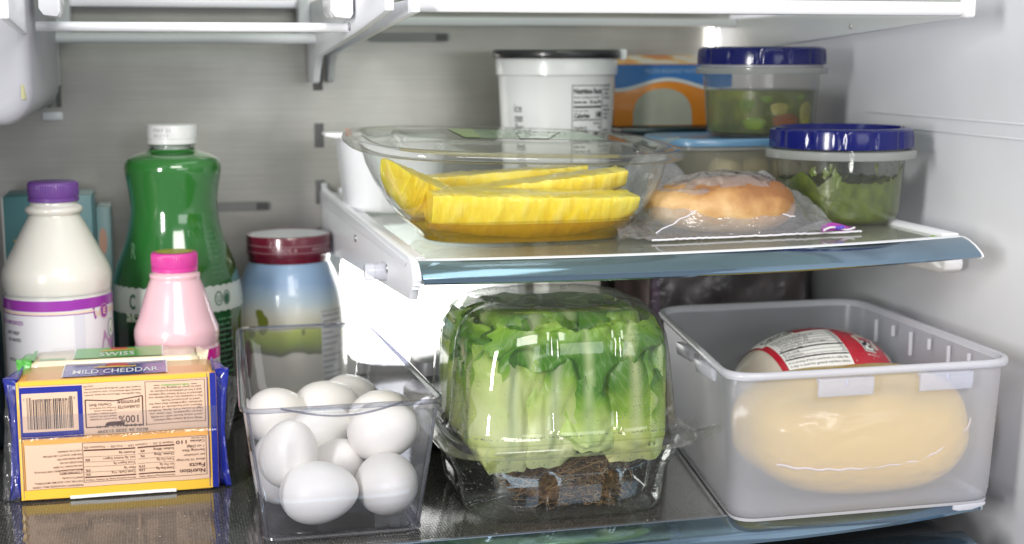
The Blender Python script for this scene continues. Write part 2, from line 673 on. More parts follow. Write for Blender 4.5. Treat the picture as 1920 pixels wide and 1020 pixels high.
# ---------------------------------------------------------------- ice compartment, upper left
t = thing('ice_compartment', 'rounded grey-white housing under the upper left shelf with water drops', 'housing', (-0.34, 0.25, 0.27))
mb = MB()
rs = []
for y, k in ((0.150, 0.0), (0.1505, 0.004), (0.153, 0.008), (0.158, 0.010), (0.43, 0.010)):
    ring = []
    x0, x1, z0, z1, rr_ = -0.45, -0.2485 + k, 0.2760 - k, 0.43, 0.022
    for cx_, cz_, a0 in ((x1 - rr_, z0 + rr_, -90), (x1 - rr_, z1 - rr_, 0), (x0 + rr_, z1 - rr_, 90), (x0 + rr_, z0 + rr_, 180)):
        for j in range(7):
            a = R(a0 + 15 * j)
            ring.append((cx_ + rr_ * math.cos(a), y, cz_ + rr_ * math.sin(a)))
    rs.append(ring)
mb.rings(rs, True, True)
mb.obj('housing_body', pbr('grey_liner_plastic', (0.33, 0.33, 0.36), 0.42, bump=(60, 0.15, 0.002)), t)
mb = MB()
for (x, z) in ((-0.2665, 0.3105), (-0.2655, 0.2975)):
    mb2 = MB().lathe(smoothprof([(0.0002, 0.0035), (0.0008, 0.0015), (0.0012, -0.0005), (0.0009, -0.0016), (0.0001, -0.0020)], 3), 10)
    o = mb2.obj('water_drop', M['whiteg'], t)
    o.location = (x, 0.1500, z)
    o.matrix_parent_inverse = Matrix.Translation(t.location).inverted()
MB().grid(lambda a, c: (-0.2465 + 0.004 * a, 0.1494 + 0.004 * a * a, 0.284 + 0.010 * c), 3, 3).obj('yellow_smear', pbr('yellow_smear', (0.40, 0.39, 0.22), 0.5), t)

# ---------------------------------------------------------------- shelves
def bracket(name, x0, x1, poly, parent, hole=None, mat='white'):
    o = MB().prism(poly, x0, x1, 'x').obj(name, M[mat], parent, bevel=0.0012)
    return o


def screw(x, y, z, parent, side=-1, r=0.0032):
    mb_ = MB()
    for rr_, dx in ((r, 0.0), (r * 0.95, 0.0009), (r * 0.45, 0.0009), (r * 0.35, 0.0003)):
        pass
    rs_ = [[(x + side * dx, y + rr_ * math.cos(2 * math.pi * i / 16), z + rr_ * math.sin(2 * math.pi * i / 16)) for i in range(16)] for rr_, dx in ((r, -0.0004), (r * 0.95, 0.0008), (r * 0.5, 0.0010), (r * 0.35, 0.0003))]
    mb_.rings(rs_, False, True)
    return mb_.obj('screw', M['screw'], parent)


# upper left shelf
t = thing('upper_left_shelf', 'empty white-framed glass shelf at the top left with two cross bars', 'shelf', (-0.13, 0.3, 0.34))
bracket('bracket', -0.2470, -0.2410, [(0.03, 0.3355), (0.21, 0.3245), (0.35, 0.315), (0.395, 0.2890), (0.405, 0.2875), (0.5, 0.286), (0.5, 0.362), (0.03, 0.362)], t)
bracket('bracket', -0.0165, -0.0105, [(0.0186, 0.3415), (0.15, 0.330), (0.41, 0.3127), (0.432, 0.3000), (0.442, 0.2890), (0.455, 0.2875), (0.5, 0.288), (0.5, 0.362), (0.0186, 0.362)], t)
screw(-0.0166, 0.185, 0.3345, t)
poly = [(0.2 + 0.0036 * math.cos(R(a)), 0.334 + 0.0036 * math.sin(R(a))) for a in range(0, 360, 24)]
MB().prism(poly, -0.2409, -0.0166, 'x').obj('front_bar', M['white'], t)
poly = [(0.42 + 0.0046 * math.cos(R(a)), 0.3282 + 0.0046 * math.sin(R(a))) for a in range(0, 360, 24)]
MB().prism(poly, -0.2409, -0.0166, 'x').obj('rear_bar', M['white'], t)
MB().box(-0.2409, -0.0166, 0.488, 0.500, 0.357, 0.364).obj('rear_frame', M['white'], t, bevel=0.001)
MB().box(-0.2409, -0.2285, 0.46, 0.487, 0.333, 0.364).obj('frame_corner', M['white'], t, bevel=0.001)
MB().box(-0.0268, -0.0166, 0.46, 0.487, 0.333, 0.364).obj('frame_corner', M['white'], t, bevel=0.001)
MB().box(-0.2409, -0.0166, 0.19, 0.459, 0.3645, 0.3685).obj('glass_sheet', M['glass'], t)
for x0, x1, yy in ((-0.232, -0.218, 0.14), (-0.0345, -0.0185, 0.15)):
    MB().prism([(x0, 0.3450), (x0 + 0.003, 0.3405), (x1 - 0.002, 0.3395), (x1, 0.343), (x1, 0.366), (x0, 0.366)], yy, yy + 0.05, 'y').obj('clip', M['whiteg'], t, bevel=0.0008)

# upper right shelf
t = thing('upper_right_shelf', 'white-framed glass shelf across the top right with a bright front bar', 'shelf', (0.2, 0.25, 0.34))
bracket('bracket', 0.0005, 0.0065, [(0.020, 0.3405), (0.19, 0.330), (0.45, 0.3127), (0.466, 0.302), (0.474, 0.2900), (0.482, 0.2880), (0.5, 0.288), (0.5, 0.349), (0.020, 0.349)], t)
bracket('bracket', 0.3985, 0.4040, [(0.042, 0.3400), (0.0626, 0.3388), (0.32, 0.3236), (0.50, 0.3135), (0.50, 0.349), (0.042, 0.349)], t)
o = MB().lathe([(0.0022, 0), (0.0017, 0.0006), (0.0010, 0.0006), (0.0008, 0.0001)], 16, cap1=True).obj('screw', M['screw'], t)
o.rotation_euler = (0, R(-90), 0)
o.location = (0.3984, 0.207, 0.3368)
o.matrix_parent_inverse = Matrix.Translation(t.location).inverted()
poly = [(0.041, 0.3412), (0.0365, 0.3415), (0.0345, 0.344), (0.0345, 0.3485), (0.037, 0.3510), (0.041, 0.3512)]
MB().prism(poly, 0.0067, 0.3975, 'x').obj('front_bar', M['whiteg'], t, bevel=0.0008)
poly = [(0.0300, 0.3412), (0.0325, 0.3395), (0.041, 0.3395), (0.041, 0.356), (0.0320, 0.356), (0.0300, 0.353)]
MB().prism(poly, 0.3976, 0.4046, 'x').obj('end_cap', M['whiteg'], t, bevel=0.002, seg=3)
MB().prism([(0.446, 0.341), (0.452, 0.340), (0.456, 0.344), (0.452, 0.3485), (0.446, 0.3485)], 0.0067, 0.3983, 'x').obj('rear_bar', M['white'], t, bevel=0.001)
MB().box(0.0067, 0.3983, 0.0415, 0.4995, 0.3515, 0.3555).obj('glass_sheet', M['glass'], t)

# middle shelf
t = thing('middle_shelf', 'glass shelf with a blue-grey metal front edge that holds the pineapple bowl', 'shelf', (0.2, 0.25, 0.18))
def bow(x):             # the shelf front bows gently outward
    q = (x - 0.2) / 0.2
    return 0.012 + 0.0117 * q + 0.0197 * q * q
def bow_low(x):
    return 0.65 * max(0, x - 0.2) ** 2
def sweep(prof, x0, x1, fn, n=40):
    xs = [x0 + (x1 - x0) * i / n for i in range(n + 1)]
    return MB().rings([[(x, fn(x) + p[0], p[1]) for p in prof] for x in xs], True, True)
fx = [0.010 + 0.3915 * i / 24 for i in range(25)]
MB().prism([(x, bow(x) + 0.0085) for x in fx] + [(0.4015, 0.478), (0.010, 0.478)], H - 0.0045, H - 0.0002, 'z').obj('glass_sheet', M['glass'], t, smooth=False)
sweep([(0.0004, H - 0.007), (0.0004, H + 0.0008), (0.0010, H + 0.0012), (0.0080, H + 0.0012), (0.0083, H - 0.007)], 0.002, 0.4125, bow).obj('front_frame', M['white'], t)
MB().box(0.4018, 0.4155, 0.0570, 0.49, H - 0.006, H + 0.0022).obj('side_frame', M['white'], t, bevel=0.0008)
MB().box(0.0008, 0.0098, 0.0300, 0.49, H - 0.006, H + 0.0018).obj('side_frame', M['white'], t, bevel=0.0008)
MB().box(0.010, 0.4016, 0.479, 0.49, H - 0.006, H + 0.0065).obj('rear_frame', M['white'], t, bevel=0.0008)
prof = [(0.0002, 0.1822), (-0.0080, 0.1808), (-0.0160, 0.1782), (-0.0225, 0.1752), (-0.0260, 0.1730), (-0.0268, 0.1716), (-0.0255, 0.1704), (-0.0200, 0.1698), (0.0002, 0.1695)]
sweep(prof, 0.0022, 0.4118, bow).obj('metal_trim', M['chrome'], t, angle=50)
sweep([(p[0] * 1.03 - 0.0002, 0.1762 + (p[1] - 0.1762) * 1.10) for p in prof], 0.4119, 0.4136, bow, 3).obj('trim_end', M['whiteg'], t, angle=60)
rail = [(0.0120, 0.1868), (-0.0010, 0.1840), (-0.0090, 0.1775), (-0.0100, 0.1740), (-0.0080, 0.1725), (-0.0080, 0.1700), (-0.0045, 0.1698), (-0.0045, 0.1670), (-0.001, 0.1665), (0.0060, 0.1590), (0.012, 0.1588), (0.36, 0.1372), (0.50, 0.128), (0.50, 0.192), (0.49, 0.1868)]
bracket('side_rail', -0.0052, 0.0004, rail, t, mat='white')
rail2 = [(0.010, 0.1832), (0.018, 0.1790), (0.46, 0.1720), (0.48, 0.1700), (0.50, 0.170), (0.50, 0.1850), (0.48, 0.1850)]
MB().prism(rail2, -0.0062, -0.0053, 'x').obj('rail_flange', M['white'], t, bevel=0.0003)
screw(-0.0054, 0.096, 0.1662, t, r=0.0034)
screw(-0.0054, 0.255, 0.1680, t, r=0.0030)
o = thing
w = MB()
w.lathe([(0.0006, -0.009), (0.0055, -0.0085), (0.0062, -0.007), (0.0062, -0.002), (0.0058, -0.0015), (0.0058, 0.001), (0.0064, 0.0015), (0.0064, 0.0075), (0.0050, 0.0085)], 20, cap0=True, cap1=True)
w = w.obj('roller', M['frost_rim'], t)
w.rotation_euler = (0, R(90), 0)
w.location = (-0.0120, 0.100, 0.1640)
w.matrix_parent_inverse = Matrix.Translation(t.location).inverted()
# right-hand support arm on the wall
arm = [(0.068, 0.1625), (0.064, 0.159), (0.065, 0.1525), (0.071, 0.1495), (0.080, 0.1490), (0.118, 0.1478), (0.128, 0.1470), (0.128, 0.1615), (0.118, 0.1620)]
MB().prism([(p[0] + 0.024, p[1] - 0.0015) for p in arm], 0.4235, 0.4400, 'x').obj('support_arm', M['whiteg'], t, bevel=0.002, seg=3)
MB().prism([(0.153, 0.1470), (0.170, 0.1460), (0.190, 0.1470), (0.300, 0.1440), (0.300, 0.158), (0.153, 0.1600)], 0.4245, 0.4400, 'x').obj('arm_joint', M['white'], t, bevel=0.0012)
MB().box(0.4402, 0.4495, 0.12, 0.32, 0.148, 0.160).obj('wall_rail', M['wall'], t, bevel=0.001)
MB().box(0.4140, 0.4230, 0.13, 0.30, 0.160, 0.1750).obj('arm_link', M['white'], t, bevel=0.001)

# lower shelf
t = thing('lower_shelf', 'wide dark textured glass shelf with a blue-grey metal front edge', 'shelf', (0.0, 0.25, 0.0))
lx = [-0.448 + 0.878 * i / 40 for i in range(41)]
MB().prism([(x, bow_low(x) + 0.0035) for x in lx] + [(0.430, 0.502), (-0.448, 0.502)], -0.006, -0.0003, 'z').obj('glass_sheet', M['darkglass'], t, smooth=False)
sweep([(0.0002, -0.008), (0.0002, 0.0004), (0.0033, 0.0004), (0.0033, -0.008)], -0.440, 0.4140, bow_low).obj('glass_edge', pbr('glass_edge', (0.22, 0.24, 0.27), 0.2, metal=0.6), t)
prof = [(0.0, 0.0000), (-0.0080, -0.0016), (-0.0160, -0.0044), (-0.0215, -0.0076), (-0.0235, -0.0100), (-0.0228, -0.0122), (-0.0150, -0.0134), (0.0, -0.0136)]
sweep(prof, -0.44, 0.4120, bow_low).obj('metal_trim', M['chrome'], t, angle=50)
sweep([(p[0] * 1.02 - 0.0002, p[1] * 1.03) for p in prof], 0.4121, 0.4140, bow_low, 3).obj('trim_end', pbr('trim_end_grey', (0.42, 0.50, 0.56), 0.25, metal=0.5), t)

# drawer under it
t = thing('crisper_drawer', 'drawer with a dark slot and blue metal front edge under the lower shelf', 'drawer', (0.2, 0.2, -0.08))
MB().box(0.0, 0.395, 0.006, 0.46, -0.088, -0.030).obj('drawer_box', pbr('dark_clear_plastic', (0.05, 0.055, 0.06), 0.15), t, bevel=0.003)
MB().prism([(0.004, -0.0255), (-0.016, -0.0290), (-0.020, -0.0330), (-0.020, -0.060), (0.004, -0.060)], -0.02, 0.398, 'x').obj('front_edge', M['chrome'], t, bevel=0.001)
MB().prism([(0.35, -0.0395), (0.358, -0.0330), (0.366, -0.0395), (0.358, -0.0460)], -0.0212, -0.0203, 'y').obj('emblem', pbr('emblem_blue', (0.03, 0.05, 0.25), 0.3), t)

# ================================================================ lower shelf, left: cheese
INK = pbr('brown_ink', (0.060, 0.018, 0.014), 0.5)
INKK = pbr('black_ink', (0.015, 0.015, 0.017), 0.5)
WHT = pbr('white_print', (0.82, 0.82, 0.80), 0.45)
RED = pbr('red_print', (0.50, 0.03, 0.04), 0.4)
YEL = pbr('yellow_print', (0.80, 0.50, 0.05), 0.35, coat=0.4)
GRN = pbr('green_print', (0.09, 0.42, 0.06), 0.32, coat=0.5, bump=(120, 0.25, 0.001))
BLU = pbr('blue_wrapper', (0.012, 0.022, 0.27), 0.26, coat=0.6, bump=(110, 0.35, 0.002))
CRM = pbr('cream_print', (0.72, 0.50, 0.36), 0.38, coat=0.35)
ORG = pbr('orange_print', (0.72, 0.37, 0.10), 0.35, coat=0.4)
PUR = pbr('purple_print', (0.30, 0.03, 0.36), 0.35, coat=0.3)
MAG = pbr('magenta_print', (0.62, 0.01, 0.28), 0.35, coat=0.3)
FILMW = clear('wrapper_film', (0.95, 0.95, 0.97), (0.75, 0.76, 0.8), 0.07, 1.5, haze=0.07, bump=(140, 0.6, 0.002), boost=0.03)

X0, Y0, CW, CH, CD = -0.2585, 0.1505, 0.1345, 0.0875, 0.0485


def cf(u, v, d):          # the cheddar's front face: u to the right, v up, d towards the viewer
    b_ = 0.0014 * math.sin(math.pi * min(1, max(0, u / CW))) * math.sin(math.pi * min(1, max(0, v / CH))) + 0.0005 * nz(u, v, 0.3, 60)
    b_ -= 0.0016 * math.exp(-((v - 0.0452) / 0.0013) ** 2)
    return (X0 + u, Y0 - 0.0014 - b_ - d, v + 0.0005 * nz(u, 0.1, v, 40) + 0.0007)


def ctop(u, w_, d):       # its top face
    return (X0 + u, Y0 + 0.001 + w_, CH + 0.0006 + d + 0.0004 * nz(u, w_, 0.7, 60))


t = thing('cheese_block', 'cheddar block in blue and yellow wrapper with upside-down printing and barcode', 'cheese', (-0.19, 0.175, 0))


def wrapped(t, x0, x1, y0, y1, z1, mat, name='wrapped_body', seed=0):
    mb_ = MB()
    rs_ = []
    nseg = 40
    for i in range(nseg + 1):
        x = x0 + (x1 - x0) * i / nseg
        e = min(i, nseg - i)
        sh = 0.0014 if e == 0 else (0.0004 if e == 1 else 0.0)
        ring = []
        for p in ((y0, 0.001), (y0, z1 * .33), (y0, z1 * .66), (y0, z1 - 0.002), (y0 + 0.0015, z1), (y0 + (y1 - y0) * .5, z1), (y1 - 0.002, z1), (y1, z1 - 0.002), (y1, z1 * .5), (y1, 0.002), (y1 - 0.002, 0.0006), (y0 + 0.002, 0.0006)):
            cy_, cz_ = (y0 + y1) / 2, z1 / 2
            k = 1 - sh / 0.03
            n_ = 0.0004 * nz(x, p[0] + seed, p[1], 70)
            ring.append((x, cy_ + (p[0] - cy_) * k + n_ * (1 if p[0] > cy_ else -0.2) * 0.5, max(0.0005, cz_ + (p[1] - cz_) * k + n_ * 0.3)))
        rs_.append(ring)
    mb_.rings(rs_, True, True)
    return mb_.obj(name, mat, t, angle=50)


wrapped(t, X0 - 0.0015, X0 + CW + 0.0015, Y0, Y0 + CD, CH, ORG)


def fin(t, xe, side, y0, y1, z1, out, mat, seed, name='sealed_end', lift=0.0):
    """crimped wrapper end: the tube of film pinched flat and flaring at top and bottom"""
    mb_ = MB()
    ym = y0 + (y1 - y0) * 0.35

    def f(a, c):
        ang = c * 2 * math.pi
        yy = (y0 + y1) / 2 + (y1 - y0) * 0.5 * sepow(math.cos(ang), 0.3)
        zz = z1 / 2 + z1 * 0.5 * sepow(math.sin(ang), 0.3)
        pinch = a ** 1.3
        yf = y0 + 0.003 + (yy - y0) * (1 - pinch * 0.93)
        flare = 1 + 0.05 * a
        z_ = z1 / 2 + (zz - z1 / 2) * flare + lift * a
        o_ = out * a * (0.55 + 0.45 * abs((zz - z1 / 2) / (z1 / 2)) ** 1.5)
        n_ = nz(a * 2 + seed, zz * 45, yy * 20) * 0.0028 * a + nz(seed, zz * 160, a * 3) * 0.0011 * a
        return (xe + side * (o_ + n_ * 0.6), yf + n_, max(0.0006, z_ + n_ * 0.5))
    mb_.grid(f, 14, 60)
    return mb_.obj(name, mat, t, angle=60)


fin(t, X0 + CW + 0.0013, 1, Y0, Y0 + CD, CH, 0.0095, BLU, 3.1)
fin(t, X0 - 0.0013, -1, Y0, Y0 + CD, CH, 0.0095, BLU, 8.2)
# clear outer film standing off at both ends
mb = MB().grid(lambda a, c: (X0 + CW + 0.004 + 0.016 * a * (0.35 + 0.65 * c) + 0.002 * nz(a * 4, c * 9, 1), Y0 + 0.004 + 0.004 * a + 0.003 * nz(a * 3, c * 6, 5), 0.040 + 0.046 * c - 0.006 * a + 0.001 * nz(c * 9, a * 5, 2)), 14, 26)
mb.obj('loose_film', FILMW, t, angle=80)
mb = MB().grid(lambda a, c: (X0 - 0.003 - 0.012 * a * (0.5 + 0.5 * (1 - c)) + 0.002 * nz(a * 4, c * 9, 11), Y0 - 0.002 + 0.008 * a + 0.003 * nz(a * 3, c * 6, 15), 0.001 + 0.084 * c + 0.001 * nz(c * 9, a * 5, 12)), 14, 30)
mb.obj('loose_film', FILMW, t, angle=80)

Z = 9020.0            # print scale: figures below are measured on the pack's face


def U(zx): return (zx - 75) / Z
def V(zy): return (985 - zy) / 8750.0


mb = MB()
rect(mb, -0.0012, U(70), 0.001, CH - 0.001, cf, 0.00010, 2, 10)
rect(mb, U(1252), CW + 0.0012, 0.001, CH - 0.001, cf, 0.00010, 2, 10)
mb.pieces('blue_edge', BLU, t)
mb = MB()
rect(mb, U(70), U(1252), V(975), V(915), cf, 0.00012, 30, 2)
rect(mb, U(62), U(70), 0.001, CH - 0.001, cf, 0.0002, 1, 12)
rect(mb, U(74), U(78), 0.001, CH - 0.001, cf, 0.0003, 1, 12)
rect(mb, U(1251), U(1259), 0.001, CH - 0.001, cf, 0.0002, 1, 12)
rect(mb, U(70), U(1252), V(252), V(226), cf, 0.00012, 30, 2)
mb.pieces('yellow_band', YEL, t)
mb = MB()
rect(mb, U(95), U(1240), V(912), V(628), cf, 0.00012, 30, 8)
rect(mb, U(80), U(1240), V(582), V(254), cf, 0.00012, 30, 8)
mb.pieces('cream_panel', CRM, t)
mb = MB()
rect(mb, U(76), U(80), 0.002, CH - 0.001, cf, 0.00025, 1, 10)
rect(mb, U(1241), U(1245), 0.002, CH - 0.001, cf, 0.00025, 1, 10)
rect(mb, U(80), U(462), V(592), V(262), cf, 0.0002, 12, 8)
mb.pieces('barcode_surround', BLU, t)
mb = MB()
rect(mb, U(92), U(432), V(545), V(300), cf, 0.0003, 12, 8)
mb.pieces('barcode_panel', CRM, t)
mb = MB()
r2 = random.Random(4)
x = U(122)
while x < U(402):
    w_ = r2.choice((0.00022, 0.00035, 0.00035, 0.0006, 0.0008))
    rect(mb, x, x + w_, V(528), V(338 if U(150) < x < U(375) else 326), cf, 0.0004, 1, 4)
    x += w_ + r2.choice((0.00022, 0.00035, 0.0005, 0.0007))
letter(mb, '41220 43163', U(372), V(338), 0.0019, cf, 0.0004, 0.0205, flip=True)
letter(mb, '0', U(418), V(330), 0.0019, cf, 0.0004, flip=True)
letter(mb, '2', U(112), V(330), 0.0019, cf, 0.0004, flip=True)
letter(mb, 'AUG 26 2020 S1339F', U(862), V(553), 0.0022, cf, 0.0005, 0.0352, flip=True)
letter(mb, '119 04-04 AR 11:41', U(862), V(523), 0.0022, cf, 0.0005, 0.0352, flip=True)
mb.pieces('black_print', INKK, t)

mb = MB()
L = lambda s, zx, zy, h, w=None, b=0.0: letter(mb, s, U(zx), V(zy), h / Z, cf, 0.0004, (w / Z if w else None), flip=True, bold=b)
frame(mb, U(850), U(1228), V(535), V(262), 0.00035, cf, 0.0004)
for i, (s, w_) in enumerate((('With H-E-B Select Ingredients,', 310), ("you'll enjoy foods with carefully", 330), ('chosen ingredients. We never use', 335), ('High Fructose Corn Syrup, Artificial', 340), ('Flavors and hundreds of other', 320), ('synthetic ingredients that may be', 335), ('used in processed foods.', 250), ('For a complete list of ingredients not', 340), ('allowed in H-E-B Select Ingredients', 335), ('and a list of additional products to', 325), ('add to your shopping list visit', 300))):
    L(s, 1210 - (340 - w_) * 0.15, 505 - i * 20.3, 12.5, w_, 0.004)
# promise box
for (a0, a1, b0, b1) in ((478, 838, 357, 363),):
    pass
pl = [(478, 533), (478, 357), (655, 372), (832, 350), (832, 533)]
def stroke(mb_, pts, w_, fn, d):
    for (ax, ay), (bx, by) in zip(pts, pts[1:]):
        dx, dy = bx - ax, by - ay
        l_ = math.hypot(dx, dy) or 1
        nx_, ny_ = -dy / l_ * w_ / 2, dx / l_ * w_ / 2
        mb_.add([fn(ax + nx_, ay + ny_, d), fn(bx + nx_, by + ny_, d), fn(bx - nx_, by - ny_, d), fn(ax - nx_, ay - ny_, d)], [(0, 1, 2, 3)])
stroke(mb, [(U(a), V(c)) for a, c in pl + [pl[0]]], 0.0008, cf, 0.0004)
L('100%', 815, 470, 48, 135, 0.01)
L('GUARANTEE', 815, 405, 20, 140, 0.008)
L('promise', 815, 372, 30, 140, 0.008)
for i, (s, w_) in enumerate((("If you aren't completely", 165), ('pleased with this product,', 170), ("we'll be happy to replace it", 178), ('or refund your money.', 140), ('You have our word on it.', 165))):
    L(s, 668, 480 - i * 17.5, 10.5, w_, 0.004)
L('Charles Butt', 640, 385, 20, 140, 0.0)
for i, (s, w_) in enumerate((('*No significant difference has been shown', 350), ('between milk derived from cows treated or not', 355), ('treated with rbST (artificial growth hormone).', 352), ('6162-1704', 60))):
    L(s, 826 if i < 3 else 530, 326 - i * 19.5 if i < 3 else 268, 10.5, w_, 0.003)
# nutrition panel
frame(mb, U(448), U(1226), V(884), V(630), 0.00035, cf, 0.0004)
L('Nutrition', 1216, 842, 27, 165, 0.02)
L('Facts', 1216, 805, 27, 104, 0.02)
L('about 16 Servings', 1216, 775, 15, 185, 0.004)
L('per container', 1216, 745, 15, 138, 0.004)
L('Serving Size', 1216, 715, 15, 145, 0.014)
L('1 oz (28g)', 1216, 690, 15, 115, 0.014)
L('Calories', 1216, 655, 16, 92, 0.014)
L('110', 1110, 655, 23, 78, 0.018)
L('per serving', 1216, 640, 9, 84, 0.01)
for x0, x1 in ((790, 1022), (456, 775)):
    L('Amount/serving % Daily Value', x1 - 2, 867, 9.5, x1 - x0 - 6, 0.012)
    rect(mb, U(x0), U(x1), V(856), V(848), cf, 0.0004, 4, 1)
    rect(mb, U(x0), U(x1), V(684), V(675), cf, 0.0004, 4, 1)
    for yy in (820, 785, 755, 722):
        rect(mb, U(x0), U(x1), V(yy + 1), V(yy - 1), cf, 0.0004, 4, 1)
for i, (s, w_, p_, b_) in enumerate((('Total Fat 9g', 118, '12%', .012), ('Sat. Fat 5g', 95, '25%', .002), ('Trans Fat 0g', 112, '', .002), ('Cholest. 30mg', 128, '9%', .012), ('Sodium 180mg', 132, '8%', .012))):
    L(s, 1020, 818 - i * 33.5 + (10 if i else 0), 15, w_, b_)
    if p_:
        L(p_, 834, 822 - i * 33.5 + (10 if i else 0), 15, 14 * len(p_), .012)
for i, (s, w_, p_, b_) in enumerate((('Total Carb. <1g', 152, '0%', .012), ('Fiber 0g', 74, '0%', .002), ('Total Sugars 0g', 138, '', .002), ('Incl. 0g Added Sugars', 200, '0%', .002), ('Protein 6g', 102, '', .012))):
    L(s, 774, 824 - i * 33.5 + (8 if i else 0), 15, w_, b_)
    if p_:
        L(p_, 492, 828 - i * 33.5 + (8 if i else 0), 15, 30, .012)
L('Vitamin D 2%  -  Calcium 15%  -  Iron 0%  -  Potassium 0%', 1018, 655, 14, 560, .003)
for i, (s, w_) in enumerate((('INGREDIENTS: PASTEURIZED MILK, CHEESE', 312), ('CULTURE, SALT, ENZYMES (MICROBIAL),', 300), ('ANNATTO (COLOR).', 130), ('', 0), ('MADE WITH PRIDE AND CARE FOR H-E-B,', 300), ('SAN ANTONIO, TX 78204', 180), ('PROCESSED IN USA', 140), ('KEEP REFRIGERATED', 155), ('FOR BEST QUALITY, USE WITHIN', 240), ('5 DAYS OF OPENING', 150))):
    if s:
        L(s, 445, 893 - i * 24.5, 12, w_, .004)
L('CONTAINS: MILK', 428, 812, 12, 118, .01)
frame(mb, U(302), U(440), V(826), V(796), 0.0003, cf, 0.0004)
# the small oval emblem at the foot of the promise box
fan(mb, [(U(657) + 0.0066 * sepow(math.cos(R(a)), .6), V(520) + 0.0020 * sepow(math.sin(R(a)), .8)) for a in range(0, 360, 12)], cf, 0.00045)
mb.pieces('brown_lettering', INK, t, smooth=False)
mb = MB()
letter(mb, 'H-E-B', U(705), V(530), 0.0021, cf, 0.0006, 0.0100, flip=True, bold=.02)
mb.pieces('emblem_letters', CRM, t, smooth=False)
mb = MB()
letter(mb, 'heb.com/select', U(1128), V(284), 0.0017, cf, 0.0004, 0.0195, flip=True, bold=.012)
mb.pieces('green_lettering', GRN, t, smooth=False)
mb = MB()
rect(mb, U(1140), U(1178), V(291), V(287), cf, 0.0004, 2, 1)
rect(mb, U(905), U(942), V(291), V(287), cf, 0.0004, 2, 1)
mb.pieces('brown_dash', INK, t, smooth=False)
# white strip at the foot, clear tape across the middle
mb = MB()
rect(mb, U(360), U(1025), 0.0002, 0.0026, cf, 0.0007, 10, 1)
mb.pieces('white_strip', WHT, t)
mb = MB()
rect(mb, -0.001, CW + 0.001, V(600), V(440), cf, 0.0009, 30, 12)
mb.obj('clear_tape', FILMW, t)
# top face print
mb = MB()
rect(mb, 0.0298, 0.1010, 0.003, 0.046, ctop, 0.0002, 10, 6)
rect(mb, -0.0012, 0.0005, 0.001, 0.047, ctop, 0.0002, 2, 6)
rect(mb, CW - 0.0008, CW + 0.001, 0.001, 0.047, ctop, 0.0002, 2, 6)
mb.pieces('blue_panel', BLU, t)
mb = MB()
rect(mb, 0.0288, 0.0296, 0.003, 0.046, ctop, 0.0002, 1, 4)
rect(mb, 0.1012, 0.1020, 0.003, 0.046, ctop, 0.0002, 1, 4)
letter(mb, 'MILD CHEDDAR', 0.0355, 0.010, 0.0135, ctop, 0.0004, 0.060, bold=0.006)
mb.pieces('white_lettering', WHT, t, smooth=False)
mb = MB()
fan(mb, [(0.0665 + 0.0085 * math.cos(R(a)), 0.0375 + 0.005 * math.sin(R(a))) for a in range(0, 360, 15)], ctop, 0.0004)
mb.pieces('red_emblem', RED, t)
mb = MB()
rect(mb, 0.053, 0.080, 0.0275, 0.0325, ctop, 0.0005, 4, 1)
fan(mb, [(0.0495, 0.031), (0.0515, 0.0275), (0.0565, 0.0345), (0.0515, 0.0300)], ctop, 0.0005)
mb.pieces('yellow_banner', YEL, t)

# swiss block behind it
t = thing('cheese_block', 'cream and green wrapped swiss block standing behind the cheddar', 'cheese', (-0.195, 0.216, 0))
SX0, SX1, SY0, SY1, SZ = -0.2535, -0.1340, 0.2002, 0.2400, 0.0905
SWB = pbr('swiss_wrapper', (0.66, 0.58, 0.40), 0.33, coat=0.5, bump=(90, 0.3, 0.001))
wrapped(t, SX0, SX1, SY0, SY1, SZ, SWB, seed=5)
def stop(u, w_, d):
    return (SX0 + u, SY0 + 0.001 + w_, SZ + 0.0007 + d + 0.0004 * nz(u, w_, 2.7, 60))
mb = MB()
rect(mb, 0.0305, 0.0935, 0.001, 0.037, stop, 0.0002, 10, 6)
rect(mb, 0.0, 0.0025, 0.001, 0.037, stop, 0.0002, 2, 6)
rect(mb, 0.006, 0.024, 0.001, 0.005, stop, 0.0002, 4, 2)
mb.pieces('green_panel', GRN, t)
mb = MB()
rect(mb, 0.0295, 0.0303, 0.001, 0.037, stop, 0.0003, 1, 4)
rect(mb, 0.0937, 0.0945, 0.001, 0.037, stop, 0.0003, 1, 4)
letter(mb, 'SWISS', 0.0475, 0.006, 0.014, stop, 0.0004, 0.026, bold=0.004)
mb.pieces('white_lettering', WHT, t, smooth=False)
mb = MB()
rect(mb, 0.056, 0.068, 0.028, 0.0355, stop, 0.0004, 4, 2)
mb.pieces('red_emblem', RED, t)
mb = MB()
rect(mb, 0.050, 0.0735, 0.0235, 0.0275, stop, 0.0005, 4, 1)
fan(mb, [(0.0475, 0.026), (0.0495, 0.0225), (0.0535, 0.029), (0.0495, 0.025)], stop, 0.0005)
mb.pieces('yellow_banner', YEL, t)
fin(t, SX0 + 0.0002, -1, SY0, SY1, SZ, 0.011, GRN, 4.4)
fin(t, SX1 - 0.0002, 1, SY0, SY1, SZ, 0.008, SWB, 6.4)

# ================================================================ bottles and jar
def bottle(t, prof, name, mat, seg=72, **kw):
    return MB().lathe(prof, seg, (t.location.x, t.location.y, t.location.z), cap0=True, **kw).obj(name, mat, t, angle=50)


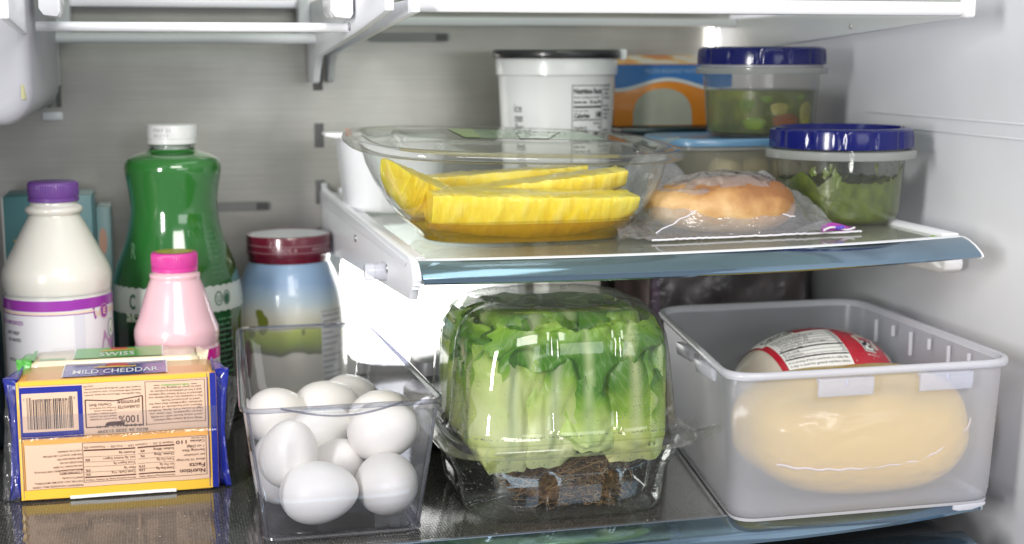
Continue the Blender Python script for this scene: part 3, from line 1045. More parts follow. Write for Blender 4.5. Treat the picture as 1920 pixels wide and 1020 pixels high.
def ribbed_cap(t, r, z0, z1, mat, n=60, rib=0.012, top='cap', zr=0.55):
    """screw cap with a knurled upper skirt above a smooth tamper ring"""
    hh = z1 - z0
    zs = z0 + hh * 0.22
    def md(a, z, rr):
        k = 1 if (zs + 0.001 < z < z1 - 0.0012) else 0
        return 1 + rib * k * math.cos(n * a)
    pr = [(r * .96, z0), (r * 1.01, z0 + 0.0004), (r * 1.01, zs - 0.0004), (r * .975, zs), (r * .985, zs + 0.0006), (r, zs + 0.0015), (r * .995, z1 - 0.0030), (r * .99, z1 - 0.0018), (r * .97, z1 - 0.0006), (r * .93, z1), (r * .5, z1 + 0.0001), (0.0004, z1 + 0.0001)]
    return MB().lathe(pr, n * 4, (t.location.x, t.location.y, 0), mod=md).obj(top, mat, t, angle=35)


# milk bottle
MX, MY = -0.2388, 0.300
t = thing('milk_bottle', 'white milk bottle with a purple ribbed cap and purple-banded label', 'bottle', (MX, MY, 0))
MILK = pbr('milk_white', (0.72, 0.70, 0.64), 0.24, sss=0.35, coat=0.5)
mp = smoothprof([(0.036, 0.0006), (0.040, 0.003), (0.0412, 0.010), (0.0412, 0.060), (0.0412, 0.124), (0.0410, 0.1275), (0.0416, 0.1310), (0.0422, 0.1370), (0.0418, 0.1430), (0.0395, 0.1500), (0.0330, 0.1625), (0.0262, 0.1760), (0.0196, 0.1880)], 4) + smoothprof([(0.0192, 0.1892), (0.0206, 0.1902), (0.0220, 0.1922), (0.0216, 0.1945), (0.0200, 0.1958), (0.0186, 0.1968), (0.0178, 0.1985), (0.0178, 0.2002)], 3)
bottle(t, mp, 'bottle_body', MILK)
ribbed_cap(t, 0.0193, 0.1995, 0.2152, pbr('purple_cap', (0.145, 0.055, 0.27), 0.34, sss=0.1))
lab = [(0.0418, 0.004), (0.0418, 0.1255)]
mlab = MB().lathe([(0.04165, 0.004), (0.0417, 0.03), (0.0417, 0.09), (0.0416, 0.1262)], 96, (MX, MY, 0)).obj('label', pbr('label_white', (0.74, 0.73, 0.76), 0.36, coat=0.3, bump=(35, 0.1, 0.001)), t)
fm = cyl(MX, MY, lambda z: 0.0418, R(-90 + 4.5))          # u = 0 faces the camera
mb = MB()
rect(mb, -0.075, 0.0105, 0.1175, 0.1258, fm, 0.0001, 40, 2)
rect(mb, 0.0105, 0.075, 0.1178, 0.1261, fm, 0.0001, 30, 2)
rect(mb, -0.075, 0.0105, 0.1142, 0.1148, fm, 0.0001, 40, 1)
rect(mb, 0.0105, 0.028, 0.1140, 0.1147, fm, 0.0001, 8, 1)
fan(mb, [(0.0275, 0.1190), (0.0265, 0.1165), (0.0285, 0.1085), (0.062, 0.1085), (0.062, 0.119)], fm, 0.00012)
letter(mb, 'PASTEURIZED, HOMOGENIZED', -0.0295, 0.1065, 0.0030, fm, 0.0001, 0.040, 'R', bold=.01)
fan(mb, [(0.0392 + 0.0052 * math.cos(R(a)), 0.1140 + 0.0060 * math.sin(R(a))) for a in range(0, 360, 15)], fm, 0.00022)
mb.pieces('purple_print', PUR, t, smooth=False)
mb = MB()
rect(mb, -0.075, 0.0105, 0.1152, 0.1166, fm, 0.0001, 40, 1)
rect(mb, 0.0105, 0.028, 0.1150, 0.1164, fm, 0.0001, 8, 1)
letter(mb, 'VITAMIN', 0.0285, 0.1105, 0.0046, fm, 0.0003, 0.0068, bold=.02)
letter(mb, 'ENRICHED', 0.0455, 0.1115, 0.0046, fm, 0.0003, 0.014, bold=.02)
letter(mb, 'E', 0.0392, 0.1115, 0.0052, fm, 0.0004, 0.0036, 'C', bold=.03)
for a in range(0, 360, 15):
    p0 = (0.0392 + 0.0048 * math.cos(R(a)), 0.1140 + 0.0055 * math.sin(R(a)))
    p1 = (0.0392 + 0.0048 * math.cos(R(a + 15)), 0.1140 + 0.0055 * math.sin(R(a + 15)))
    stroke(mb, [p0, p1], 0.00035, fm, 0.0003)
mb.pieces('cream_lettering', pbr('cream_ink', (0.80, 0.62, 0.45), 0.4), t, smooth=False)
mb = MB()
for q, (yy, a, c) in enumerate(((0.090, 0.052, 0.0015), (0.052, 0.052, 0.0015))):
    pass
fan(mb, [(0.0385, 0.0985), (0.050, 0.090), (0.056, 0.078), (0.050, 0.078), (0.0345, 0.0835)], fm, 0.0001)
fan(mb, [(0.0335, 0.058), (0.050, 0.058), (0.056, 0.047), (0.034, 0.047)], fm, 0.0001)
mb.pieces('lilac_rays', pbr('lilac_print', (0.52, 0.30, 0.50), 0.4), t)
mb = MB()
pts = []
for i in range(41):
    z = 0.040 + 0.055 * i / 40
    pts.append((0.0465 + 0.0012 * math.cos(i * 1.6) + 14 * (z - 0.062) ** 2 * 0.5, z))
fan(mb, pts + [(0.066, 0.095), (0.066, 0.040)], fm, 0.00015)
mb.obj('purple_burst', pbr('violet_print', (0.20, 0.10, 0.33), 0.4), t)
mb = MB()
fan(mb, [(0.0485 + 0.0052 * math.cos(R(a)), 0.0985 + 0.0080 * math.sin(R(a))) for a in range(0, 360, 15)], fm, 0.0004)
mb.obj('round_seal', pbr('seal_grey', (0.33, 0.40, 0.38), 0.4), t)
mb = MB()
fan(mb, [(0.0485 + 0.0042 * math.cos(R(a)), 0.0985 + 0.0066 * math.sin(R(a))) for a in range(0, 360, 15)], fm, 0.0005)
mb.obj('seal_face', WHT, t)
mb = MB()
stroke(mb, [(0.0465, 0.0985), (0.0478, 0.0950), (0.0512, 0.1030)], 0.0010, fm, 0.0006)
mb.obj('seal_tick', GRN, t)
mb = MB()
for i, s in enumerate(('rBST FREE*', 'NO ADDED', '', '', 'VITAMIN', '', '', 'GRADE A', 'PASTEURIZED', 'MILK')):
    if s:
        letter(mb, s, -0.0335 + (i % 3) * 0.001, 0.0985 - i * 0.0054, 0.0026, fm, 0.0001, 0.016, 'R', bold=.01)
mb.pieces('small_print', INKK, t, smooth=False)
mb = MB()
rect(mb, 0.0106, 0.0190, 0.004, 0.1172, fm, 0.00006, 4, 10)
mb.obj('label_seam', pbr('label_overlap', (0.66, 0.65, 0.72), 0.2, coat=0.6), t)
mb = MB()
rect(mb, 0.0142, 0.0158, 0.060, 0.078, fm, 0.0002, 1, 4)
mb.pieces('seam_mark', pbr('pale_violet', (0.48, 0.46, 0.62), 0.4), t)

# pink bottle
PX, PY = -0.1476, 0.276
t = thing('drink_bottle', 'small pink drink bottle with a magenta cap behind the cheese', 'bottle', (PX, PY, 0))
PINK = pbr('pink_milk', (0.74, 0.47, 0.52), 0.24, sss=0.35, coat=0.5)
pp = smoothprof([(0.029, 0.0006), (0.0325, 0.004), (0.0330, 0.012), (0.0330, 0.070), (0.0328, 0.0835), (0.0324, 0.0855), (0.0329, 0.0885), (0.0333, 0.0935), (0.0328, 0.0985), (0.0300, 0.1060), (0.0262, 0.1180), (0.0228, 0.1290), (0.0196, 0.1375)], 4) + [(0.0194, 0.1388), (0.0200, 0.1402), (0.0197, 0.1418), (0.0180, 0.1428), (0.0172, 0.1435), (0.0172, 0.1465)]
bottle(t, pp, 'bottle_body', PINK)
ribbed_cap(t, 0.0180, 0.1440, 0.1592, pbr('magenta_cap', (0.60, 0.05, 0.30), 0.34), n=56)
mb = MB().lathe([(0.0003, 0.1596), (0.010, 0.1597), (0.0148, 0.1596)], 40, (PX, PY, 0))
mb.obj('cap_sticker', pbr('olive_print', (0.36, 0.33, 0.04), 0.45, var=(300, 0.5)), t)
MB().lathe([(0.0333, 0.006), (0.0334, 0.04), (0.0333, 0.0842)], 80, (PX, PY, 0)).obj('label', pbr('pink_label_white', (0.72, 0.70, 0.70), 0.35, coat=0.3), t)
fp = cyl(PX, PY, lambda z: 0.0335, R(-90 - 1))
mb = MB()
rect(mb, -0.052, 0.052, 0.0745, 0.0836, fp, 0.0001, 40, 2)
rect(mb, -0.052, 0.0205, 0.010, 0.0735, fp, 0.0001, 40, 2)
mb.pieces('magenta_band', MAG, t)
mb = MB()
frame(mb, 0.021, 0.040, 0.010, 0.0730, 0.0005, fp, 0.0003)
rect(mb, 0.021, 0.040, 0.0645, 0.0660, fp, 0.0003, 6, 1)
letter(mb, 'Nutrition Facts', 0.0225, 0.0680, 0.0030, fp, 0.0003, 0.0155, bold=.01)
mb.pieces('nutrition_box', INKK, t, smooth=False)

# green juice bottle
GX, GY = -0.1452, 0.3720
t = thing('juice_bottle', 'tall waisted bottle of bright green juice with a white cap', 'bottle', (GX, GY, 0))
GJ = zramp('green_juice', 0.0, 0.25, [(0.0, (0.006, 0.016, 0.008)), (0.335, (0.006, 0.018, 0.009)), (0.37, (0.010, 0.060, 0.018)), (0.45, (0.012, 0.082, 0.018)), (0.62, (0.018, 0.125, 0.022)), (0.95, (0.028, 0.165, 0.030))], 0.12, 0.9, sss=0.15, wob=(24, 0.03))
gp = smoothprof([(0.048, 0.0006), (0.0535, 0.004), (0.0552, 0.014), (0.0555, 0.050), (0.0555, 0.098), (0.0548, 0.112), (0.0528, 0.124), (0.0492, 0.138), (0.0440, 0.152), (0.0395, 0.166), (0.0368, 0.180), (0.0366, 0.190), (0.0380, 0.202), (0.0398, 0.212), (0.0406, 0.2190), (0.0395, 0.2240), (0.0360, 0.2278), (0.0290, 0.2308), (0.0222, 0.2328), (0.0192, 0.2350)], 4)
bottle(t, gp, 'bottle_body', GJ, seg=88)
MB().lathe([(0.0190, 0.2345), (0.0186, 0.2365), (0.0187, 0.2380), (0.0198, 0.2384), (0.0198, 0.2392), (0.0186, 0.2396), (0.0185, 0.2440)], 48, (GX, GY, 0)).obj('clear_neck', M['clearneck'], t)
MB().lathe([(0.0150, 0.2330), (0.0158, 0.2440), (0.0004, 0.2441)], 32, (GX, GY, 0)).obj('neck_liner', pbr('neck_liner', (0.50, 0.56, 0.50), 0.3), t)
CAPW = pbr('white_cap', (0.80, 0.80, 0.79), 0.3)
MB().lathe([(0.0200, 0.2392), (0.0207, 0.2396), (0.0207, 0.2428), (0.0200, 0.2432), (0.0200, 0.2437), (0.0208, 0.2442), (0.0208, 0.2538), (0.0203, 0.2550), (0.0190, 0.2556), (0.0004, 0.2557)], 90, (GX, GY, 0)).obj('cap', CAPW, t)
fg = cyl(GX, GY, profr(gp), R(-90 + 1))
fgc = cyl(GX, GY, lambda z: 0.0208, R(-90 - 3))
mb = MB()
letter(mb, 'MAY 21', -0.0155, 0.2497, 0.0030, fgc, 0.0001, 0.0150, bold=.0)
letter(mb, '04:12 B2', -0.0150, 0.2456, 0.0026, fgc, 0.0001, 0.0130, bold=.0)
mb.pieces('date_print', pbr('grey_ink', (0.25, 0.26, 0.32), 0.5), t, smooth=False)
mb = MB()
def band(a, c):
    u = -0.085 + 0.17 * a
    sc = 0.0012 * abs(math.sin(u * 420))
    return fg(u, 0.1010 - sc * 0.7 + (0.0205 + sc * 1.7) * c, 0.0003)
mb.grid(band, 220, 6)
mb.pieces('white_band', pbr('band_white', (0.46, 0.50, 0.46), 0.35, coat=0.4), t)
mb = MB()
for u0 in (0.0345, 0.0435):
    for a in range(0, 360, 20):
        p0 = (u0 + 0.0036 * math.cos(R(a)), 0.1115 + 0.0056 * math.sin(R(a)))
        p1 = (u0 + 0.0036 * math.cos(R(a + 20)), 0.1115 + 0.0056 * math.sin(R(a + 20)))
        stroke(mb, [p0, p1], 0.0011, fg, 0.0006)
fan(mb, [(0.0435 + 0.0026 * math.cos(R(a)), 0.1110 + 0.0042 * math.sin(R(a))) for a in range(0, 360, 30)], fg, 0.0006)
letter(mb, 'U', 0.0345, 0.1085, 0.0056, fg, 0.0006, 0.0036, 'C', bold=.02)
letter(mb, 'C', -0.0445, 0.1050, 0.0120, fg, 0.0006, 0.0065, bold=.03)
mb.pieces('dark_marks', pbr('dark_green_ink', (0.03, 0.10, 0.06), 0.5), t, smooth=False)
mb = MB()
for i in range(10):
    letter(mb, ('cold pressed', 'kale spinach', 'apple ginger', '100% juice', 'no added', 'sugar')[i % 6], 0.0235 + i * 0.0006, 0.1660 - i * 0.0042, 0.0020, fg, 0.0004, 0.010 + 0.003 * (i % 3))
for i in range(12):
    letter(mb, ('shake well', 'keep cold', 'perishable', 'vitamin C')[i % 4], 0.0330, 0.0930 - i * 0.0046, 0.0022, fg, 0.0004, 0.017 - 0.004 * (i % 2), bold=.01)
letter(mb, 'R', -0.0440, 0.146, 0.012, fg, 0.0004, 0.007, bold=.03)
mb.pieces('pale_lettering', pbr('pale_green_ink', (0.12, 0.28, 0.15), 0.4), t, smooth=False)
mb = MB()
for i in range(90):
    u = rnd.uniform(-0.048, -0.012)
    mb2 = fg(u, 0.0965 + rnd.uniform(-0.0022, 0.003), 0.0003)
    r_ = rnd.uniform(0.0006, 0.0015)
    mb.lathe([(r_ * math.cos(R(q)), r_ * math.sin(R(q))) for q in (-80, -40, 0, 40, 80)], 8, mb2)
stuff(mb.obj('foam', pbr('pale_foam', (0.36, 0.42, 0.32), 0.4), t))

# yoghurt jar
JX, JY = -0.0450, 0.4150
t = thing('yoghurt_jar', 'wide jar with a dark red lid and a sky and meadow label', 'jar', (JX, JY, 0))
jp = smoothprof([(0.0430, 0.0006), (0.0480, 0.004), (0.0500, 0.014), (0.0503, 0.040), (0.0503, 0.072), (0.0494, 0.086), (0.0468, 0.102), (0.0430, 0.114), (0.0392, 0.1235), (0.0362, 0.1290), (0.0350, 0.1320)], 4)
JB = zramp('sky_meadow_label', 0.0, 0.135, [(0.0, (0.60, 0.57, 0.50)), (0.375, (0.60, 0.57, 0.50)), (0.385, (0.11, 0.12, 0.06)), (0.45, (0.25, 0.33, 0.04)), (0.53, (0.42, 0.48, 0.08)), (0.56, (0.58, 0.55, 0.42)), (0.66, (0.56, 0.57, 0.52)), (0.74, (0.40, 0.50, 0.58)), (0.84, (0.25, 0.37, 0.56)), (0.99, (0.24, 0.36, 0.52))], 0.35, 0.5, wob=(38, 0.10))
bottle(t, jp, 'jar_body', JB)
REDL = pbr('dark_red_lid', (0.115, 0.006, 0.022), 0.22, coat=0.6)
MB().lathe([(0.0345, 0.1300), (0.0362, 0.1304), (0.0366, 0.1316), (0.0368, 0.1362), (0.0378, 0.1370), (0.0378, 0.1525), (0.0372, 0.1540), (0.0352, 0.1545), (0.0345, 0.1540)], 90, (JX, JY, 0)).obj('lid', REDL, t)
MB().lathe([(0.0348, 0.1541), (0.0344, 0.15405), (0.0250, 0.1543), (0.0004, 0.1543)], 60, (JX, JY, 0)).obj('lid_top', pbr('lid_top_pale', (0.60, 0.62, 0.65), 0.35), t)
fj = cyl(JX, JY, lambda z: 0.0378, R(-90 + 3))
mb = MB()
rect(mb, -0.055, 0.055, 0.1460, 0.1464, fj, 0.0002, 40, 1)
rect(mb, -0.055, 0.055, 0.1400, 0.1404, fj, 0.0002, 40, 1)
letter(mb, 'GRADE A', -0.0200, 0.1414, 0.0034, fj, 0.0002, 0.0225)
letter(mb, 'WHOLE', 0.0160, 0.1414, 0.0034, fj, 0.0002, 0.0180)
mb.pieces('lid_lettering', pbr('pink_grey_ink', (0.42, 0.30, 0.32), 0.4), t, smooth=False)
fjb = cyl(JX, JY, profr(jp), R(-90 + 3))
mb = MB()
rect(mb, 0.0215, 0.048, 0.006, 0.0890, fjb, 0.0004, 10, 14)
mb.pieces('nutrition_panel', pbr('panel_white', (0.60, 0.60, 0.60), 0.35, coat=0.4), t)
mb = MB()
letter(mb, 'Nutrition Facts', 0.0225, 0.0835, 0.0032, fjb, 0.0006, 0.022, bold=.015)
for i in range(13):
    rect(mb, 0.0230, 0.046 - 0.006 * (i % 3), 0.0790 - i * 0.0052, 0.0802 - i * 0.0052, fjb, 0.0006, 4, 1)
rect(mb, 0.0215, 0.048, 0.0880, 0.0888, fjb, 0.0006, 6, 1)
mb.pieces('panel_print', pbr('grey_print', (0.22, 0.22, 0.23), 0.5), t, smooth=False)
mb = MB()
for (u, v_, a, c) in ((-0.0320, 0.0790, 0.0052, 0.0095), (-0.0350, 0.0880, 0.0040, 0.0040), (0.004, 0.072, 0.0018, 0.0030), (-0.044, 0.070, 0.004, 0.004)):
    fan(mb, [(u + a * math.cos(R(q)) * (1 + 0.2 * math.sin(q)), v_ + c * math.sin(R(q))) for q in range(0, 360, 20)], fjb, 0.0005)
mb.pieces('tree_print', pbr('olive_tree_print', (0.17, 0.20, 0.03), 0.45), t)
mb = MB()
fan(mb, [(-0.034 + 0.010 * math.cos(R(q)), 0.008 + 0.006 * math.sin(R(q))) for q in range(0, 360, 20)], fjb, 0.0005)
fan(mb, [(-0.049 + 0.004 * math.cos(R(q)), 0.046 + 0.018 * math.sin(R(q))) for q in range(0, 360, 20)], fjb, 0.0005)
mb.pieces('maroon_print', pbr('maroon_ink', (0.14, 0.03, 0.05), 0.45), t)

# teal carton and its neighbours at the back left
t = thing('drink_carton', 'teal drink carton standing behind the white milk bottle', 'carton', (-0.25, 0.45, 0))
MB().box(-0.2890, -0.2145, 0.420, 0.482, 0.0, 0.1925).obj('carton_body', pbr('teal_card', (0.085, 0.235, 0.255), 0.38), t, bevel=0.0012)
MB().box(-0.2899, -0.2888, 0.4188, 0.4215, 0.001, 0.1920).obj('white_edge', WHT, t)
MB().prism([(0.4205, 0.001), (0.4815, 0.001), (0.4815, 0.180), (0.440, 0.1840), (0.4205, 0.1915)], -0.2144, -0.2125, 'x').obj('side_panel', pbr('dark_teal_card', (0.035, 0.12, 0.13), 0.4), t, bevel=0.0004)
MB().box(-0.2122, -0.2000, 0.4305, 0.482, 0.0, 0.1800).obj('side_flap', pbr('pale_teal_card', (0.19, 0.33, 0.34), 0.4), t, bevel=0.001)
mb = MB()
ft = lambda u, v_, d: (u, 0.4200 - d, v_)
for (u, v_, a, c) in ((-0.2775, 0.1545, 0.0040, 0.0016), (-0.2700, 0.1640, 0.0018, 0.0022)):
    fan(mb, [(u + a * math.cos(R(q)), v_ + c * math.sin(R(q)) + (0.3 * a * math.cos(R(q)))) for q in range(0, 360, 20)], ft, 0.0003)
mb.pieces('nut_print', pbr('tan_print', (0.55, 0.42, 0.14), 0.45), t)
mb = MB()
fan(mb, [(-0.2070 + 0.0035 * math.cos(R(q)), 0.150 + 0.012 * math.sin(R(q))) for q in range(0, 360, 20)], lambda u, v_, d: (u, 0.4305 - d, v_), 0.0003)
mb.pieces('apricot_print', pbr('apricot_print', (0.52, 0.30, 0.22), 0.45), t)
t = thing('dark_bottle', 'dark bottle half cut off at the left edge beside the milk bottle', 'bottle', (-0.3110, 0.31, 0))
bottle(t, smoothprof([(0.024, 0.0006), (0.0270, 0.004), (0.0275, 0.012), (0.0275, 0.100), (0.0262, 0.112), (0.0200, 0.126), (0.0130, 0.136), (0.0115, 0.150)], 4), 'bottle_body', pbr('dark_glass', (0.012, 0.022, 0.03), 0.12, coat=0.6))
MB().lathe([(0.0118, 0.149), (0.0130, 0.1495), (0.0130, 0.160), (0.0120, 0.161), (0.0004, 0.161)], 32, (-0.3110, 0.31, 0)).obj('cap', pbr('dark_cap', (0.05, 0.05, 0.05), 0.4), t)

# ================================================================ egg bin and eggs
t = thing('egg_bin', 'clear rectangular bin holding white eggs beside the wrapped cheese', 'bin', (-0.048, 0.15, 0))
qr = [(-0.1120, 0.0080), (0.0165, 0.0080), (0.0085, 0.2880), (-0.0990, 0.2880)]
qb = [(-0.1000, 0.0200), (0.0040, 0.0200), (-0.0010, 0.2780), (-0.0900, 0.2780)]
def lerpq(k):
    return [(a[0] + (b_[0] - a[0]) * k, a[1] + (b_[1] - a[1]) * k) for a, b_ in zip(qb, qr)]
zr = lambda x, y: 0.0932
mb = MB()
mb.rings([quadring(lerpq(0.0), 0.010, 0.0016, 5, -0.004), quadring(lerpq(0.02), 0.011, 0.0006, 5, -0.0015), quadring(lerpq(0.05), 0.012, 0.0035, 5), quadring(lerpq(0.5), 0.012, 0.045, 5), quadring(lerpq(0.96), 0.012, 0.0900, 5)], cap0=True)
mb.obj('outer_wall', M['acryl'], t, angle=60)
mb = MB()
mb.rings([quadring(lerpq(0.05), 0.010, 0.0038, 5, -0.0045), quadring(lerpq(0.08), 0.010, 0.0070, 5, -0.0026), quadring(lerpq(0.96), 0.010, 0.0905, 5, -0.0026)], cap0=True)
mb.obj('inner_wall', M['acryl'], t, angle=60)
mb = MB()
mb.rings([quadring(lerpq(0.96), 0.012, 0.0896, 5, 0.0002), quadring(lerpq(0.97), 0.014, 0.0908, 5, 0.0022), quadring(lerpq(0.98), 0.014, 0.0925, 5, 0.0024), quadring(lerpq(0.98), 0.012, 0.0934, 5, 0.0010), quadring(lerpq(0.97), 0.010, 0.0922, 5, -0.0026)])
mb.obj('rim', M['acryl_edge'], t, angle=60)
mb = MB()
def lip(a, c):
    x = -0.088 + 0.078 * a
    b_ = math.sin(math.pi * a)
    return (x, 0.0068 - 0.0065 * b_ * math.sin(math.pi * c * 0.5) - 0.0005, 0.0928 - 0.0050 * b_ * c)
mb.grid(lip, 30, 5)
mb.obj('finger_lip', M['acryl'], t)
mb = MB().tube([lip(i / 24, 1) for i in range(25)], 0.0007, 6)
mb.obj('lip_edge', M['acryl_edge'], t)
mb = MB()
mb.rings([quadring(lerpq(0.015), 0.011, 0.0004, 5, -0.001), quadring(lerpq(0.02), 0.011, 0.0022, 5, 0.0009), quadring(lerpq(0.03), 0.011, 0.0036, 5, 0.0005)])
mb.pieces('foot_edge', M['acryl_edge'], t, angle=60)
for i_, (x, y) in enumerate(((-0.0998, 0.0215), (0.0036, 0.0215))):
    x1, y1 = (-0.1108, 0.0092) if i_ == 0 else (0.0153, 0.0092)
    MB().tube([(x + (x1 - x) * k / 6 + (0.0022 if i_ == 0 else -0.0022), y + (y1 - y) * k / 6 + 0.0022, 0.004 + 0.086 * k / 6) for k in range(7)], 0.0011, 8).obj('corner_edge', M['acryl_edge'], t)

EGG = pbr('white_egg_shell', (0.77, 0.735, 0.69), 0.40, sss=0.12, bump=(1100, 0.22, 0.0006))
_nt = EGG.node_tree
_b = [n for n in _nt.nodes if n.type == 'BSDF_PRINCIPLED'][0]
_oi = N(_nt, 'ShaderNodeObjectInfo')
_r1 = ramp(_nt, _oi.outputs['Random'], [(0.0, (0.88, 0.86, 0.83)), (0.5, (0.86, 0.83, 0.79)), (1.0, (0.83, 0.785, 0.73))])
_n = noise_node(_nt, 420, 2)
_r2 = ramp(_nt, _n.outputs[0], [(0.22, (0.80, 0.74, 0.66)), (0.30, (1, 1, 1))])
_m = N(_nt, 'ShaderNodeMixRGB', blend_type='MULTIPLY')
_m.inputs[0].default_value = 1
_nt.links.new(_r1.outputs[0], _m.inputs[1])
_nt.links.new(_r2.outputs[0], _m.inputs[2])
_nt.links.new(_m.outputs[0], _b.inputs['Base Color'])
prof = []
for i in range(25):
    a = -math.pi / 2 + math.pi * i / 24
    z = 0.0268 * math.sin(a)
    r = 0.0212 * math.cos(a) * (1 - 0.13 * math.sin(a)) if abs(math.cos(a)) > 1e-6 else 0.0
    prof.append((max(r, 0.00008), z))
egg_me = MB().lathe(prof, 40, cap0=True, cap1=True).mesh('egg', EGG, angle=180)
eggs = [
    # centre, axis (blunt to pointed), scale, label
    ((-0.0612, 0.0420, 0.0255), (0.92, -0.28, 0.10), 0.99, 'white egg lying sideways at the front left corner of the bin floor'),
    ((-0.0145, 0.0470, 0.0262), (0.06, -1.0, 0.20), 1.00, 'white egg with its end facing out at the front right of the bin floor'),
    ((-0.0786, 0.0660, 0.0470), (0.12, -0.35, 0.92), 0.94, 'upright white egg against the left side above the sideways egg'),
    ((-0.0430, 0.0900, 0.0265), (0.30, -0.6, 0.75), 0.97, 'white egg wedged in the middle between the two front eggs'),
    ((-0.0120, 0.0760, 0.0560), (0.80, -0.4, 0.25), 0.97, 'round-looking white egg resting on the front right egg'),
    ((-0.0500, 0.1240, 0.0440), (0.85, 0.3, 0.20), 0.94, 'half hidden white egg in the second row at the middle'),
    ((-0.0800, 0.1010, 0.0215), (0.25, 0.9, -0.10), 0.93, 'white egg low at the left with only its lower edge showing'),
    ((-0.0760, 0.1740, 0.0455), (0.85, 0.45, -0.22), 1.00, 'white egg at the back left corner under the jar'),
    ((-0.0395, 0.1880, 0.0465), (0.95, 0.15, 0.15), 1.00, 'white egg at the back middle in front of the jar'),
    ((-0.0060, 0.1230, 0.0530), (0.85, 0.4, 0.1), 0.97, 'white egg partly hidden under the rim behind the round-looking egg'),
    ((-0.0140, 0.2270, 0.0410), (0.9, 0.3, -0.25), 0.98, 'greyish shaded white egg farthest back at the right'),
    ((-0.0780, 0.1450, 0.0220), (0.1, 1, 0.05), 0.95, 'white egg at the bin floor under the back left egg'),
    ((-0.0200, 0.1560, 0.0225), (0.6, 0.8, 0.05), 0.95, 'white egg at the bin floor below the partly hidden egg'),
    ((-0.0340, 0.2030, 0.0110 + 0.011), (0.9, 0.4, 0.0), 0.95, 'white egg at the bin floor under the back middle egg'),
]
for i, (c, ax, s, lab) in enumerate(eggs):
    o = bpy.data.objects.new('egg', egg_me)
    COL.objects.link(o)
    o.location = c
    o.rotation_euler = Vector(ax).to_track_quat('Z', 'Y').to_euler()
    o.scale = (s, s, s)
    tag(o, lab, 'egg', 'white eggs in the clear bin')

# ================================================================ lettuce in its clamshell
LX, LY = 0.1105, 0.0880
t = thing('lettuce_box', 'clear ribbed clamshell beaded with water that holds green lettuce', 'box', (LX, LY, 0))
RX = (-0.0205, 0.0235)      # the flutes on each face


def dome_pt(i, seg, a, z, depth, n=5.0):
    th = 2 * math.pi * i / seg
    c_, s_ = math.cos(th), math.sin(th)
    k_ = (abs(c_) ** n + abs(s_) ** n) ** (-1 / n)
    x, y = a * k_ * c_, a * k_ * s_
    d = 0
    if abs(y) >= abs(x):
        for q in RX:
            d += math.exp(-((x - q) / 0.0045) ** 4)
        y -= math.copysign(depth * min(1, d), y)
    else:
        for q in RX:
            d += math.exp(-((y - q) / 0.0045) ** 4)
        x -= math.copysign(depth * min(1, d), x)
    return (LX + x, LY + y, z)


def dome_ring(a, z, depth, n=5.0, seg=400):
    return [dome_pt(i, seg, a, z, depth, n) for i in range(seg)]


dome = [(0.0815, 0.0515, 0.0, 6), (0.0782, 0.0530, 0.0, 6), (0.0772, 0.0545, 0.0018, 5.5), (0.0764, 0.0600, 0.0040, 5.2), (0.0752, 0.0800, 0.0042, 5), (0.0738, 0.1050, 0.0042, 4.6), (0.0725, 0.1200, 0.0042, 4.2),
        (0.0702, 0.1290, 0.0042, 3.9), (0.0660, 0.1368, 0.0042, 3.6), (0.0600, 0.1415, 0.0044, 3.4), (0.0520, 0.1438, 0.0040, 3.3), (0.0440, 0.1440, 0.002, 3.3), (0.0420, 0.1425, 0.0, 3.3), (0.0300, 0.1420, 0.0, 3), (0.0005, 0.1420, 0.0, 2.5)]
dome = [(a * 1.035, z + 0.0065 * max(0, (0.145 - z) / 0.0935), d, n - 0.4) for a, z, d, n in dome]
mb = MB().rings([dome_ring(a, z, d, n) for a, z, d, n in dome])
mb.obj('lid', M['pet'], t, angle=60)
mb = MB()
fl = [(0.0800, 0.0438), (0.0895, 0.0440), (0.0915, 0.0448), (0.0918, 0.0462), (0.0905, 0.0470), (0.0880, 0.0474), (0.0872, 0.0488), (0.0862, 0.0512), (0.0845, 0.0518), (0.0814, 0.0516)]
mb.rings([sering(LX, LY, z + 0.0065, a, a, 5.2, 200) for a, z in fl])
mb.obj('flange', M['petlid'], t, angle=60)
mb = MB()
base = [(0.0815, 0.0502, 0, 5.2), (0.0812, 0.0480, 0, 5), (0.0800, 0.0410, 0, 4.5), (0.0775, 0.0335, -0.001, 4.2), (0.0752, 0.0285, -0.003, 4.2), (0.0738, 0.0250, -0.0042, 4.4), (0.0722, 0.0140, -0.0044, 4.6), (0.0706, 0.0055, -0.0044, 4.6), (0.0688, 0.0018, -0.0038, 4.6), (0.0660, 0.0006, -0.002, 4.4), (0.0630, 0.0024, 0, 4.4), (0.0340, 0.0032, 0, 3), (0.0005, 0.0032, 0, 2.5)]
mb.rings([dome_ring(a, z, d, n) for a, z, d, n in base])
mb.obj('base', M['pet'], t, angle=60)
mb = MB()
for k_, (y_, s_) in enumerate(((0.115, 1), (0.150, 1))):
    pass
def tabpt(a, c):
    jag = 0.0035 * abs(((c * 3) % 1) - 0.5)
    return (LX + 0.0880 + (0.0125 - jag) * a, 0.0080 + 0.058 * c - 0.004 * a, 0.0543 + 0.0060 * a * math.sin(c * 8.0) * 0.6 + 0.0065 * a - 0.010 * a * c + 0.0016 * nz(a * 3, c * 7, 2))
mb.grid(tabpt, 10, 30)
mb.obj('closing_tab', M['petlid'], t)

